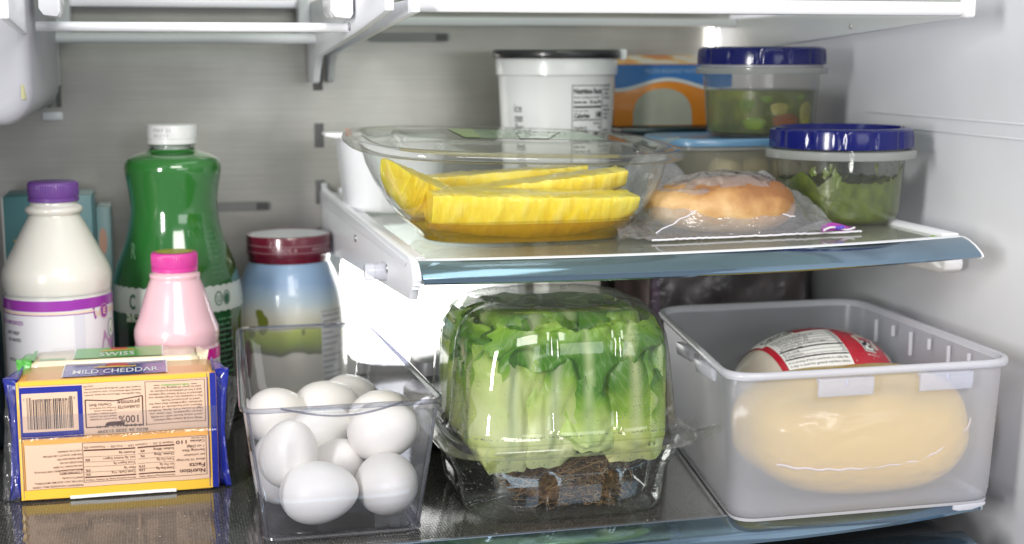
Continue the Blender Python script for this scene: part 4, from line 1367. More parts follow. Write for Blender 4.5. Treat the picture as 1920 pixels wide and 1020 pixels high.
# water beads on the inside of the lid and base
DROP = clear('water_bead', (0.92, 0.95, 0.92), (0.40, 0.43, 0.38), 0.03, 1.5, boost=0.10, haze=0.06)
mb = MB()
rd = random.Random(9)
def bead(p, r):
    mb.lathe([(r * .55, -r * .6), (r, -r * .1), (r * .8, r * .55), (r * .05, r * .95)], 7, p)
def wall_pt(th_i, z, prof, inset=0.0009):
    for q0, q1 in zip(prof, prof[1:]):
        if min(q0[1], q1[1]) <= z <= max(q0[1], q1[1]):
            k = (z - q0[1]) / ((q1[1] - q0[1]) or 1)
            return dome_pt(th_i, 400, q0[0] + (q1[0] - q0[0]) * k - inset, z, q0[2] + (q1[2] - q0[2]) * k, q0[3] + (q1[3] - q0[3]) * k)
    return None
domew = dome[2:10]
basew = base[1:9]
for i in range(900):
    th = rd.choice((rd.gauss(240, 6), rd.gauss(222, 12), rd.gauss(331, 5), rd.gauss(338, 4), rd.uniform(340, 372), rd.uniform(200, 390)))
    p = wall_pt(th, rd.uniform(0.061, 0.141), domew)
    if p:
        bead(p, rd.choice((0.00022, 0.0003, 0.0003, 0.0004, 0.00055)))
for i in range(420):
    p = wall_pt(rd.choice((rd.gauss(262, 12), rd.gauss(335, 14), rd.uniform(210, 390))), rd.uniform(0.006, 0.047), basew)
    if p:
        bead(p, rd.choice((0.0003, 0.0004, 0.0006, 0.0008)))
for i in range(170):
    th = rd.uniform(225, 375)
    p = dome_pt(th, 400, 0.0792, 0.0612 + rd.uniform(0, 0.0010), 0.0018, 5.5)
    bead(p, rd.choice((0.00035, 0.0005, 0.0006)))
for i in range(220):
    th = rd.uniform(0, 400)
    k = rd.random()
    p = dome_pt(th, 400, 0.0595 - 0.014 * k, 0.1408 + 0.002 * min(1, k * 2), 0.004, 3.4)
    bead(p, rd.choice((0.0003, 0.0004, 0.0006)))
stuff(mb.obj('water_beads', DROP, t))

# lettuce head
m, nt, out = newmat('lettuce_leaf')
uvn = N(nt, 'ShaderNodeUVMap', uv_map='uv')
sp = N(nt, 'ShaderNodeSeparateXYZ')
nt.links.new(uvn.outputs[0], sp.inputs[0])
n1 = noise_node(nt, 30, 5)
ma = N(nt, 'ShaderNodeMath', operation='MULTIPLY_ADD')
ma.inputs[1].default_value = 0.80
nt.links.new(n1.outputs[0], ma.inputs[0])
sb = N(nt, 'ShaderNodeMath', operation='SUBTRACT')
sb.inputs[1].default_value = 0.22
oi0 = N(nt, 'ShaderNodeObjectInfo')
mo = N(nt, 'ShaderNodeMapRange')
mo.inputs[3].default_value = 0.12
mo.inputs[4].default_value = 0.44
nt.links.new(oi0.outputs['Random'], mo.inputs[0])
nt.links.new(mo.outputs[0], sb.inputs[1])
nt.links.new(sp.outputs[1], sb.inputs[0])
nt.links.new(sb.outputs[0], ma.inputs[2])
mc = ramp(nt, ma.outputs[0], [(0.30, (0.78, 0.82, 0.48)), (0.60, (0.62, 0.72, 0.25)), (0.80, (0.30, 0.50, 0.05)), (1.0, (0.09, 0.27, 0.012))])
# veins fanning from the rib: distance from the middle, bent by height
ax = N(nt, 'ShaderNodeMath', operation='SUBTRACT')
ax.inputs[1].default_value = 0.5
nt.links.new(sp.outputs[0], ax.inputs[0])
ab = N(nt, 'ShaderNodeMath', operation='ABSOLUTE')
nt.links.new(ax.outputs[0], ab.inputs[0])
rib = N(nt, 'ShaderNodeMapRange')
rib.inputs[1].default_value = 0.015
rib.inputs[2].default_value = 0.11
rib.inputs[3].default_value = 0.85
rib.inputs[4].default_value = 0.0
nt.links.new(ab.outputs[0], rib.inputs[0])
tc = N(nt, 'ShaderNodeTexCoord')
cb = N(nt, 'ShaderNodeCombineXYZ')
d1 = N(nt, 'ShaderNodeMath', operation='SUBTRACT')
nt.links.new(sp.outputs[1], d1.inputs[0])
nt.links.new(ab.outputs[0], d1.inputs[1])
nt.links.new(d1.outputs[0], cb.inputs[0])
nt.links.new(ab.outputs[0], cb.inputs[1])
wv = N(nt, 'ShaderNodeTexWave')
wv.inputs['Scale'].default_value = 3.2
wv.inputs['Distortion'].default_value = 5.0
wv.inputs['Detail'].default_value = 3
wv.inputs['Detail Scale'].default_value = 2.0
nt.links.new(cb.outputs[0], wv.inputs['Vector'])
vr = N(nt, 'ShaderNodeMapRange')
vr.inputs[1].default_value = 0.80
vr.inputs[2].default_value = 1.0
vr.inputs[3].default_value = 0.0
vr.inputs[4].default_value = 0.16
nt.links.new(wv.outputs['Fac'], vr.inputs[0])
mx = N(nt, 'ShaderNodeMath', operation='MAXIMUM')
nt.links.new(rib.outputs[0], mx.inputs[0])
nt.links.new(vr.outputs[0], mx.inputs[1])
mixr = N(nt, 'ShaderNodeMixRGB')
mixr.inputs[2].default_value = (0.62, 0.70, 0.42, 1)
nt.links.new(mx.outputs[0], mixr.inputs[0])
nt.links.new(mc.outputs[0], mixr.inputs[1])
oi = N(nt, 'ShaderNodeObjectInfo')
tint = ramp(nt, oi.outputs['Random'], [(0.0, (1.0, 0.97, 0.80)), (0.5, (0.86, 0.98, 0.72)), (1.0, (1.0, 1.0, 1.0))])
mt_ = N(nt, 'ShaderNodeMixRGB', blend_type='MULTIPLY')
mt_.inputs[0].default_value = 1.0
nt.links.new(mixr.outputs[0], mt_.inputs[1])
nt.links.new(tint.outputs[0], mt_.inputs[2])
mixr = mt_
df = N(nt, 'ShaderNodeBsdfPrincipled')
df.inputs['Roughness'].default_value = 0.36
nt.links.new(mixr.outputs[0], df.inputs['Base Color'])
bp = N(nt, 'ShaderNodeBump')
bp.inputs['Strength'].default_value = 0.9
bp.inputs['Distance'].default_value = 0.003
nt.links.new(n1.outputs[0], bp.inputs['Height'])
nt.links.new(bp.outputs[0], df.inputs['Normal'])
tl = N(nt, 'ShaderNodeBsdfTranslucent')
nt.links.new(mixr.outputs[0], tl.inputs[0])
mm = N(nt, 'ShaderNodeMixShader')
mm.inputs[0].default_value = 0.45
nt.links.new(df.outputs[0], mm.inputs[1])
nt.links.new(tl.outputs[0], mm.inputs[2])
nt.links.new(mm.outputs[0], out.inputs[0])
LEAF = m

head = thing('lettuce', 'green head of lettuce with brown roots packed inside the clamshell', 'lettuce', (LX, LY, 0.01))
rl = random.Random(21)


def leaf(phi, rad, wid, z0, z1, curl, seed, twist=0.0, fold=0.0, lim0=0.0714):
    mb_ = MB()

    def f(a, c):
        tt = (a - 0.5) * 2
        w_ = wid * (0.22 + 0.78 * math.sin(math.pi * min(1, 0.10 + 0.80 * c)) ** 0.7)
        ang = phi + twist * c + tt * w_ / rad
        k = 5.0
        rr_ = rad / ((abs(math.cos(ang)) ** k + abs(math.sin(ang)) ** k) ** (1 / k))
        rise = min(1, c / 0.10)
        rr_ = 0.010 + (rr_ - 0.010) * (rise ** 0.75)
        z = z0 + (z1 - z0) * (c ** 0.9)
        if c > 0.70:
            q = (c - 0.70) / 0.30
            rr_ *= 1 - curl * q * q
            z -= fold * q * q
        ru = 0.0075 * nz(tt * 1.9 + seed, c * 2.6, seed * 1.7) + 0.0034 * nz(tt * 5 + seed, c * 6, seed) * (0.3 + abs(tt) * c * 1.2) - 0.0035 * abs(tt) ** 2 - 0.0012 * math.exp(-(tt / 0.09) ** 2)
        rr_ = min(rr_ + ru, 0.0800)
        z += 0.0055 * nz(tt * 1.7 - seed, c * 1.1, 3) * c
        x, y = rr_ * math.cos(ang), rr_ * math.sin(ang)
        lim = lim0
        def soft(q):
            a_ = abs(q)
            return q if a_ < lim - 0.006 else math.copysign(lim - 0.006 + 0.006 * math.tanh((a_ - lim + 0.006) / 0.009), q)
        x, y = soft(x), soft(y)
        if z < 0.052:
            q_ = max(abs(x), abs(y), 1e-6)
            m_ = 0.066 - max(0, 0.046 - z) * 0.55
            if q_ > m_:
                x, y = x * m_ / q_, y * m_ / q_
        return (LX + x, LY + y, max(0.030, min(0.1392 - max(0, max(abs(x), abs(y)) - 0.050) * 0.45 + 0.0012 * nz(x * 60, y * 60, seed), z)))
    mb_.grid(f, 22, 26)
    return mb_.obj('leaf', LEAF, head, angle=180, fix=False)


def sheet(face, s0, wid, z0, z1, n0, seed, bend=0.0, over=0.0, cup=1.0):
    """one loose leaf lying along a side of the box: s runs across the face, n outward, v from base to tip"""
    ca, sa = math.cos(R(face)), math.sin(R(face))
    mb_ = MB()

    def f(a, c):
        u = (a - 0.5) * 2
        hw = wid * (0.30 + 0.70 * math.sin(math.pi * (0.10 + 0.74 * c)) ** 0.8) * (1 + 0.16 * nz(u * 0.6 + seed, c * 4.5, seed) + 0.07 * nz(seed, c * 13, u))
        fold = 0.0055 * math.sin(3.1 * u + 4.0 * c + seed) * (0.4 + 0.6 * c) + 0.0040 * nz(u * 2.3 + seed, c * 3.4, 2.0) + 0.0022 * nz(u * 6 + seed, c * 7, 5.0)
        frill = 0.0042 * math.sin(c * 21 + seed + 2.5 * u) * abs(u) ** 3 + 0.0030 * math.sin(u * 11 + seed) * max(0, c - 0.72) * 3
        n = n0 + 0.002 - 0.0135 * cup * u * u - 0.016 * cup * (c - 0.45) ** 2 + fold + frill - 0.0016 * math.exp(-(u / 0.10) ** 2)
        z = z0 + (z1 - z0) * c + 0.0045 * nz(u * 1.6 - seed, c * 2, 3) - 0.006 * u * u * c * (1 if z1 > z0 else -1)
        z += 0.0030 * math.sin(u * 8 + seed * 2) * max(0, c - 0.6)
        if over and c > 0.66:
            q = (c - 0.66) / 0.34
            n -= over * q ** 1.3
            z -= 0.004 * q
        sx = s0 + bend * c + hw * u
        sx = max(-0.0725, min(0.0725, sx))
        lim = 0.0732 + 0.0006 * math.sin(seed * 5)
        if n > lim - 0.004:
            n = lim - 0.004 + 0.004 * math.tanh((n - lim + 0.004) / 0.006)
        top = 0.1390 - 0.35 * max(0, max(abs(sx), abs(n)) - 0.052)
        z = min(z, top + 0.0010 * math.sin(seed * 3) - 0.001)
        if z < 0.050:
            m_ = 0.0655 - max(0, 0.046 - z) * 0.55
            n = min(n, m_)
            sx = max(-m_, min(m_, sx))
        z = max(0.0300, z)
        L_ = 0.0738 - 0.0010 * math.sin(seed * 2.3) ** 2
        if z > 0.112:
            L_ -= 0.0105 * ((z - 0.112) / 0.027) ** 1.6
        k_ = (abs(sx / L_) ** 4.6 + abs(n / L_) ** 4.6) ** (1 / 4.6)
        if k_ > 1:
            sx, n = sx / k_, n / k_
        x, y = sx, -n
        return (LX + ca * x - sa * y, LY + sa * x + ca * y, z)
    mb_.grid(f, 26, 34)
    if z1 < z0:
        mb_.uv = [(p[0], 0.62 + 0.38 * p[1]) for p in mb_.uv]
    return mb_.obj('leaf', LEAF, head, angle=180, fix=False)


FACES = ((0, 1.0), (-90, 2.0), (90, 3.0), (180, 4.0))
# front of the box, roughly as the leaves lie there
sheet(0, -0.046, 0.030, 0.034, 0.136, 0.0690, 1.3, 0.004, 0.020)
sheet(0, -0.018, 0.026, 0.036, 0.112, 0.0680, 2.7, 0.006, 0.0)
sheet(0, 0.012, 0.024, 0.046, 0.100, 0.0700, 4.1, -0.006, 0.0)
sheet(0, 0.044, 0.030, 0.036, 0.128, 0.0685, 5.9, -0.004, 0.010)
sheet(0, 0.062, 0.022, 0.038, 0.118, 0.0670, 7.2, 0.0, 0.0)
sheet(0, -0.034, 0.032, 0.138, 0.104, 0.0660, 8.4, 0.006, 0.0, 0.5)
sheet(0, 0.006, 0.024, 0.138, 0.088, 0.0705, 9.6, 0.004, 0.0, 0.7)
sheet(0, 0.040, 0.028, 0.139, 0.108, 0.0650, 10.8, -0.004, 0.0, 0.5)
sheet(0, -0.062, 0.020, 0.034, 0.100, 0.0655, 11.7, 0.0, 0.0)
for fc, sd in FACES[1:]:
    for k in range(4):
        sheet(fc, -0.048 + 0.032 * k + rl.uniform(-.005, .005), rl.uniform(0.022, 0.032), 0.035, rl.choice((0.105, 0.125, 0.138)), rl.uniform(0.0655, 0.0700), sd * 9 + k * 2.3, rl.uniform(-.008, .008), rl.choice((0, 0.02)))
    for k in range(2):
        sheet(fc, -0.026 + 0.052 * k, 0.030, 0.138, rl.uniform(0.095, 0.112), rl.uniform(0.0640, 0.0690), sd * 7 + k * 3.1 + 0.5, 0, 0.0, 0.5)
for k in range(9):
    leaf(R(-170 + k * 40 + rl.uniform(-12, 12)), rl.uniform(0.052, 0.0580), rl.uniform(0.030, 0.046), 0.036, rl.uniform(0.136, 0.165), rl.uniform(0.2, 0.8), k * 2.9 + 50, rl.uniform(-0.6, 0.6), rl.uniform(0, 0.010), 0.0600 - 0.0008 * (k % 4))
for k in range(9):
    leaf(R(k * 40 + rl.uniform(-15, 15)), rl.uniform(0.040, 0.054), rl.uniform(0.030, 0.042), 0.036, rl.uniform(0.142, 0.165), rl.uniform(0.1, 0.8), k * 4.1 + 90, rl.uniform(-0.5, 0.5), 0.0, 0.062)
mb = MB().lathe(smoothprof([(0.004, 0.018), (0.016, 0.020), (0.020, 0.030), (0.016, 0.044), (0.010, 0.060), (0.002, 0.066)], 4), 32, (LX, LY - 0.008, 0), mod=lambda a, z, r: 1 + 0.14 * math.sin(5 * a + z * 90))
mb.obj('stem', pbr('pale_stem', (0.50, 0.48, 0.26), 0.5, sss=0.2), head)
ROOT = pbr('brown_roots', (0.22, 0.135, 0.058), 0.4, var=(120, 0.85))
mb = MB()
rr2 = random.Random(5)
for i in range(1300):
    a = rr2.uniform(0, 2 * math.pi)
    r0 = rr2.uniform(0.006, 0.034)
    zc = rr2.uniform(0.006, 0.037)
    p = Vector((LX + 0.004 + r0 * math.cos(a) * 1.15, LY - 0.022 + r0 * math.sin(a) * 0.95, zc))
    d = Vector((math.sin(a) * rr2.choice((-1, 1)) + rr2.uniform(-.7, .7), -math.cos(a) + rr2.uniform(-.7, .7), rr2.uniform(-0.6, 0.4))).normalized()
    pts = []
    for q in range(6):
        pts.append(p.copy())
        d = (d + Vector((rr2.uniform(-.5, .5), rr2.uniform(-.5, .5), rr2.uniform(-.4, .35)))).normalized()
        p = p + d * rr2.uniform(0.003, 0.0062)
        p.z = max(0.0048, min(0.042, p.z))
        p.x = max(LX - 0.046, min(LX + 0.048, p.x))
        p.y = max(LY - 0.056, min(LY + 0.05, p.y))
    mb.tube(pts, rr2.choice((0.00012, 0.00017, 0.00022, 0.0003)), 3, caps=False)
stuff(mb.obj('root_strands', ROOT, head, angle=180))
mb = MB().lathe(smoothprof([(0.003, 0.0045), (0.030, 0.006), (0.036, 0.013), (0.031, 0.024), (0.020, 0.034), (0.004, 0.039)], 5), 48, (LX + 0.003, LY - 0.014, 0), mod=lambda a, z, r: 1 + 0.16 * nz(math.cos(a) * 2, math.sin(a) * 2, z * 60) + 0.06 * nz(math.cos(a) * 7, math.sin(a) * 7, z * 200))
mb.obj('root_ball', pbr('dark_root_ball', (0.085, 0.048, 0.022), 0.8, var=(220, 0.7), bump=(260, 1.0, 0.004)), head)

# things behind the lettuce
t = thing('dark_tub', 'black speckled tub half hidden behind the lettuce clamshell', 'tub', (0.062, 0.235, 0))
MB().lathe(smoothprof([(0.020, 0.0006), (0.030, 0.002), (0.033, 0.010), (0.036, 0.036), (0.037, 0.040)], 3), 48, (0.068, 0.238, 0), cap0=True, cap1=True).obj('tub_body', pbr('black_plastic', (0.012, 0.012, 0.013), 0.35, var=(400, 0.8)), t)
MB().lathe([(0.0375, 0.0402), (0.0385, 0.041), (0.0385, 0.046), (0.0370, 0.0475), (0.0004, 0.0476)], 48, (0.068, 0.238, 0)).obj('tub_lid', pbr('black_lid', (0.02, 0.02, 0.022), 0.3), t)
t = thing('grey_pot', 'small rounded grey pot peeking out left of the lettuce clamshell', 'pot', (0.072, 0.190, 0))
mbp = MB().rings([sering(0.0720, 0.300, z, a, a, 4, 64) for a, z in ((0.024, 0.001), (0.0255, 0.004), (0.026, 0.03), (0.026, 0.052), (0.0245, 0.058), (0.020, 0.0605), (0.001, 0.061))], cap0=True)
mbp.obj('pot_body', pbr('mid_grey_plastic', (0.22, 0.22, 0.22), 0.35), t)
t = thing('bright_wall_patch', 'plain white box put in for a bright wall patch behind the lettuce clamshell', 'carton', (0.225, 0.45, 0))
MB().box(0.2030, 0.2560, 0.430, 0.485, 0.0, 0.135).obj('carton_body', pbr('wall_patch_white', (0.76, 0.72, 0.70), 0.4), t, bevel=0.0015)  # white box added in place of a lit patch of back wall
MB().prism([(0.4305, 0.1352), (0.4845, 0.1352), (0.4575, 0.150)], 0.2032, 0.2558, 'x').obj('gable_top', pbr('wall_patch_top_white', (0.72, 0.70, 0.70), 0.4), t, bevel=0.001)
# ================================================================ right-hand bin
t = thing('storage_bin', 'milky clear storage bin with clip tabs holding two wrapped packages', 'bin', (0.31, 0.1, 0))
br = [(0.2045, -0.0225), (0.4150, -0.0225), (0.4230, 0.2300), (0.2440, 0.2300)]
bb = [(0.2095, -0.0190), (0.4100, -0.0190), (0.4130, 0.2180), (0.2470, 0.2180)]
def lq(k):
    return [(a[0] + (b_[0] - a[0]) * k, a[1] + (b_[1] - a[1]) * k) for a, b_ in zip(bb, br)]
mb = MB().rings([quadring(lq(0), 0.016, 0.0014, 6, -0.010), quadring(lq(0), 0.019, 0.0018, 6, -0.004), quadring(lq(0.02), 0.022, 0.0048, 6, -0.0008), quadring(lq(0.08), 0.023, 0.010, 6), quadring(lq(0.5), 0.024, 0.052, 6), quadring(lq(0.97), 0.025, 0.1010, 6)], cap0=True)
mb.obj('bin_wall', M['frost'], t, angle=60)
mb = MB().rings([quadring(lq(0.97), 0.025, 0.1000, 6, 0.0002), quadring(lq(0.97), 0.026, 0.1006, 6, 0.0030), quadring(lq(0.98), 0.027, 0.1030, 6, 0.0038), quadring(lq(1.0), 0.027, 0.1052, 6, 0.0032), quadring(lq(1.0), 0.026, 0.1060, 6, 0.0012), quadring(lq(1.0), 0.025, 0.1050, 6, -0.0008), quadring(lq(0.98), 0.025, 0.1010, 6, -0.0012)])
mb.obj('rim', M['frost_rim'], t, angle=60)


def tab(x0, x1, y, z1, ax='front'):
    h, d = 0.0125, 0.0050
    pr = [(-d, 0), (-d, -h * .45), (-d * .75, -h), (-d * .45, -h), (-d * .45, -h * .25), (0, -h * .2), (0, 0)]
    if ax == 'front':
        m_ = MB().prism([(y + p[0], z1 + p[1]) for p in pr], x0, x1, 'x')
        m_.box(x0 + (x1 - x0) * .48, x0 + (x1 - x0) * .52, y - d - 0.0006, y - d + 0.001, z1 - h * .42, z1 - 0.0004)
    else:
        m_ = MB().prism([(y - p[0] * ax, z1 + p[1]) for p in pr], x0, x1, 'y')
    return m_.obj('clip_tab', M['frost'], t, bevel=0.0005)


tab(0.2640, 0.3045, -0.0255, 0.1004)
tab(0.3390, 0.3790, -0.0255, 0.1004)
m_ = MB().prism([(0.2150, 0.1000), (0.2085, 0.1000), (0.2085, 0.0955), (0.2100, 0.0905), (0.2120, 0.0905), (0.2120, 0.0970), (0.2150, 0.0975)], 0.022, 0.055, 'y')
m_.obj('clip_tab', M['frost_rim'], t, bevel=0.0005)
m_ = MB().prism([(0.2225, 0.1000), (0.2165, 0.1000), (0.2165, 0.0955), (0.2180, 0.0905), (0.2200, 0.0905), (0.2200, 0.0970), (0.2225, 0.0975)], 0.085, 0.115, 'y')
m_.obj('clip_tab', M['frost_rim'], t, bevel=0.0005)
for k in range(6):
    yy = 0.03 + 0.028 * k
    MB().box(0.4115 - 0.0006, 0.4135, yy, yy + 0.0012, 0.090 - 0.010 * (k % 2), 0.0985).obj('measure_rib', M['frost_rim'], t)
MB().rings([quadring(lq(0.0), 0.016, 0.0004, 6, -0.005), quadring(lq(0.0), 0.019, 0.0012, 6, -0.0015), quadring(lq(0.01), 0.021, 0.0034, 6, -0.0010)]).obj('foot_ring', M['frost_rim'], t)
MB().prism([(0.374, 0.0022), (0.3735, -0.0008), (0.378, -0.0018), (0.388, -0.0016), (0.398, 0.0010), (0.399, 0.0032)], -0.0215, -0.0195, 'y').obj('foot', M['frost_rim'], t, bevel=0.0004)

# the beige package in front
t = thing('food_package', 'plump beige vacuum-wrapped package with a pale seam at the front of the milky bin', 'package', (0.316, 0.045, 0.01))
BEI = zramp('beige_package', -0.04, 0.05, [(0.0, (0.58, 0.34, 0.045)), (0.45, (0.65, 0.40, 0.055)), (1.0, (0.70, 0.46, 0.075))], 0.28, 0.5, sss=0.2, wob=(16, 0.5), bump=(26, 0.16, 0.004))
BX, BY, BZ = 0.3255, 0.0435, 0.0455
def beige(a, c):
    th, ph = 2 * math.pi * a, math.pi * (c - 0.5)
    x = sepow(math.cos(ph), 0.62) * sepow(math.cos(th), 0.62)
    y = sepow(math.cos(ph), 0.62) * sepow(math.sin(th), 0.70)
    z = sepow(math.sin(ph), 0.78)
    k = 1 + 0.030 * nz(x * 1.3, y * 1.3, z * 1.6) + 0.006 * nz(x * 6, y * 3, z * 3) * (1 if z < 0.3 else 0.5)
    zz = z * (0.0430 + 0.0015 * x)
    zz *= 1 - 0.12 * abs(x) ** 2 * max(0, -z)
    lift = 0.010 * max(0, abs(x) - 0.55) ** 1.2
    zz += lift * max(0, min(1, 0.5 - z * 1.6))
    pl = 0.0009 * math.exp(-((zz + 0.008) / 0.010) ** 2) * math.sin(x * 64 + 2 * nz(x * 3, 0, 0)) * max(0, nz(x * 4, 1, 3) + 0.3) if y < 0 and abs(x) < 0.9 else 0
    wr = 0.0016 * abs(nz(x * 3 + z * 5, z * 3 - x * 4, 7)) + 0.0010 * nz(x * 10, y * 4, z * 9)
    return (BX + x * 0.0855 * k, BY + y * (0.0530 * k - pl - wr), max(0.0032, BZ + zz * k))
mb = MB().grid(beige, 150, 70)
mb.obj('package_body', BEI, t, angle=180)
pts = []
for i in range(60):
    x = -0.86 + 1.80 * i / 59
    zt = -0.0125 - 0.0030 * math.sin(x * 2.4 + 2.2) + max(0, x - 0.35) * 0.030 + 0.0005 * math.sin(i * 1.1)
    yy = -(1 - abs(x) ** 3.2) ** (1 / 2.85) * 0.0512 * (1 - abs(zt / 0.0425) ** 3 * 0.4)
    pts.append((BX + x * 0.0855, BY + yy - 0.0010, BZ + zt))
mb = MB().tube(pts, 0.0008, 6)
mb.obj('seam', pbr('pale_seam', (0.76, 0.64, 0.58), 0.3), t)
# the labelled package behind
t = thing('food_package', 'pale rounded wrapped package with a red and white nutrition label behind the beige one', 'package', (0.355, 0.155, 0.01))
KX, KY, KZ = 0.3480, 0.1480, 0.050
KA, KB, KH = 0.0700, 0.0450, 0.0470
def pale(a, c):
    th, ph = 2 * math.pi * a, math.pi * (c - 0.5)
    x = sepow(math.cos(ph), 0.95) * math.cos(th)
    y = sepow(math.cos(ph), 0.95) * math.sin(th)
    z = math.sin(ph)
    k = 1 + 0.012 * nz(x * 2, y * 2, z * 2)
    w_ = 0.0008 * nz(x * 14, y * 5, z * 5)
    return (KX + x * KA * k + w_, KY + y * KB * k, max(0.0034, KZ + z * KH * k + w_))
mb = MB().grid(pale, 90, 50)
mb.obj('package_body', pbr('pale_wrapped', (0.58, 0.52, 0.44), 0.3, coat=0.5, var=(40, 0.12), bump=(60, 0.35, 0.003)), t, angle=180)
def lk(u, v_, d):       # label: u along x from -1..1, v from the front (-1) over the top to the back (1)
    x = max(-0.98, min(0.98, u))
    ring = math.sqrt(max(0.0, 1 - x * x))
    a = R(90 + 75 * v_)
    y, z = -math.cos(math.pi - a) * ring, math.sin(a) * ring
    k = 1.016
    return (KX + x * KA * k, KY - y * -1 * KB * k * 1.0 - 0.0, KZ + z * (KH * k + d * 4))
def lkf(u, v_, d):
    x = max(-0.98, min(0.98, 0.84 * u - 0.17 * (v_ + 0.28)))
    ring = math.sqrt(max(0.0, 1 - x * x))
    a = R(75 * v_)
    return (KX + x * (KA * 1.014 + d), KY + math.sin(a) * ring * (KB * 1.016 + d), KZ + math.cos(a) * ring * (KH * 1.016 + d))
mb = MB(); rect(mb, -0.80, 0.86, -1.0, 0.62, lkf, 0.0, 40, 30)
mb.obj('red_label', pbr('red_label_print', (0.46, 0.012, 0.03), 0.25, coat=0.5), t)
mb = MB(); rect(mb, -0.77, -0.30, -0.10, 0.60, lkf, 0.0003, 14, 12)
mb.pieces('calorie_panel', WHT, t)
mb = MB(); rect(mb, -0.72, 0.15, -0.80, -0.08, lkf, 0.0006, 24, 14)
mb.pieces('nutrition_panel', WHT, t)
mb = MB(); rect(mb, -0.26, 0.80, 0.22, 0.60, lkf, 0.0003, 20, 8)
mb.pieces('upper_panel', WHT, t)
mb = MB(); rect(mb, -0.45, 0.62, -0.99, -0.83, lkf, 0.0003, 20, 4)
mb.pieces('yellow_band', pbr('yellow_label', (0.85, 0.55, 0.02), 0.3, coat=0.4), t)
mb = MB()
letter(mb, 'Calories', -0.72, -0.02, 0.12, lkf, 0.0008, 0.42, bold=.02)
letter(mb, 'servings per container', -0.70, 0.20, 0.06, lkf, 0.0008, 0.34)
letter(mb, 'Nutrition Facts', -0.62, 0.48, 0.08, lkf, 0.0008, 0.28, bold=.02)
rect(mb, -0.72, -0.34, -0.075, -0.055, lkf, 0.0008, 6, 1)
for i, s in enumerate(('Cholesterol 60mg', 'Total Carbohydrate 1g', 'Dietary Fiber 0g', 'Total Sugars 0g', 'Includes 0g Added Sugars', 'Protein 18g', 'Iron 1mg', 'Potassium', '* The % Daily Value tells you how much a nutrient', 'in a serving of food contributes to a daily diet.', 'a day is used for general nutrition advice.')):
    letter(mb, s, -0.69 + (0.03 if 1 < i < 5 else 0), -0.150 - i * 0.057, 0.034, lkf, 0.0009, (0.80 if i > 7 else 0.026 * len(s)), bold=.012 if i in (1, 5) else 0)
    if i < 8:
        rect(mb, -0.71, 0.14, -0.162 - i * 0.057, -0.156 - i * 0.057, lkf, 0.0009, 10, 1)
        letter(mb, '%d%%' % (0, 20, 0, 0, 0, 8, 6, 4)[i], 0.13, -0.150 - i * 0.057, 0.034, lkf, 0.0009, 0.055, 'R')
rect(mb, -0.71, 0.14, -0.448, -0.426, lkf, 0.0009, 10, 1)
rect(mb, -0.71, 0.14, -0.602, -0.584, lkf, 0.0009, 10, 1)
for i in range(5):
    letter(mb, ('INGREDIENTS: TURKEY BREAST', 'AND TURKEY BROTH, SALT', 'CONTAINS UP TO 2 PERCENT', 'SUGAR AND SEASONING', 'DISTRIBUTED BY')[i], -0.2, 0.53 - 0.07 * i, 0.038, lkf, 0.0009, 0.85)
mb.pieces('black_lettering', INKK, t, smooth=False)
mb = MB()
letter(mb, 'QUESTIONS OR COMMENTS?', 0.16, 0.10, 0.055, lkf, 0.0006, 0.60, bold=.01)
letter(mb, 'CALL US WEEKDAYS', 0.18, 0.02, 0.035, lkf, 0.0006, 0.50)
letter(mb, 'SATISFACTION GUARANTEED', 0.20, -0.05, 0.035, lkf, 0.0006, 0.52)
letter(mb, 'PRODUCT OF USA', 0.30, -0.14, 0.03, lkf, 0.0006, 0.34)
letter(mb, '400 USDA 1 F', 0.44, -0.60, 0.03, lkf, 0.0006, 0.20)
rect(mb, 0.44, 0.62, -0.53, -0.30, lkf, 0.0005, 5, 4)
mb.pieces('white_lettering', WHT, t, smooth=False)
mb = MB()
frame(mb, 0.45, 0.61, -0.515, -0.315, 0.012, lkf, 0.0009)
for (u_, v_) in ((0.49, -0.40), (0.56, -0.43), (0.53, -0.36)):
    fan(mb, [(u_ + 0.024 * math.cos(R(q)), v_ + 0.032 * math.sin(R(q))) for q in range(0, 360, 30)], lkf, 0.0009)
mb.pieces('badge_print', INKK, t, smooth=False)

# dim brownish package far back right
t = thing('meat_package', 'large dim brown wrapped package standing behind the milky bin', 'package', (0.355, 0.40, 0))
BRN = pbr('brown_meat', (0.115, 0.075, 0.072), 0.28, coat=0.6, var=(22, 0.55), bump=(30, 0.5, 0.006))
mb = MB()
mb.grid(lambda a, c: (0.2800 + 0.156 * a, 0.3560 + 0.004 * nz(a * 4, c * 3, 2) + 0.003 * nz(a * 11, c * 9, 5), 0.001 + 0.134 * c), 40, 30)
mb.add([(0.2800, 0.46, 0.001), (0.436, 0.46, 0.001), (0.436, 0.46, 0.135), (0.2800, 0.46, 0.135)], [(0, 1, 2, 3)])
mb.add([(0.2800, 0.356, 0.001), (0.2800, 0.46, 0.001), (0.2800, 0.46, 0.135), (0.2800, 0.356, 0.135), (0.436, 0.356, 0.001), (0.436, 0.46, 0.001), (0.436, 0.46, 0.135), (0.436, 0.356, 0.135)], [(0, 1, 2, 3), (4, 5, 6, 7), (2, 3, 7, 6)])
mb.obj('package_body', BRN, t, angle=60)
MB().grid(lambda a, c: (0.2798 + 0.0085 * a, 0.3505 + 0.003 * nz(a, c * 3, 2), 0.002 + 0.132 * c), 4, 16).obj('purple_strip', pbr('dusky_purple', (0.20, 0.09, 0.19), 0.35), t)
MB().grid(lambda a, c: (0.2790 + 0.158 * a, 0.3480 + 0.0035 * nz(a * 5, c * 4, 8), 0.001 + 0.136 * c), 40, 24).obj('wrap_film', FILMW, t, angle=80)

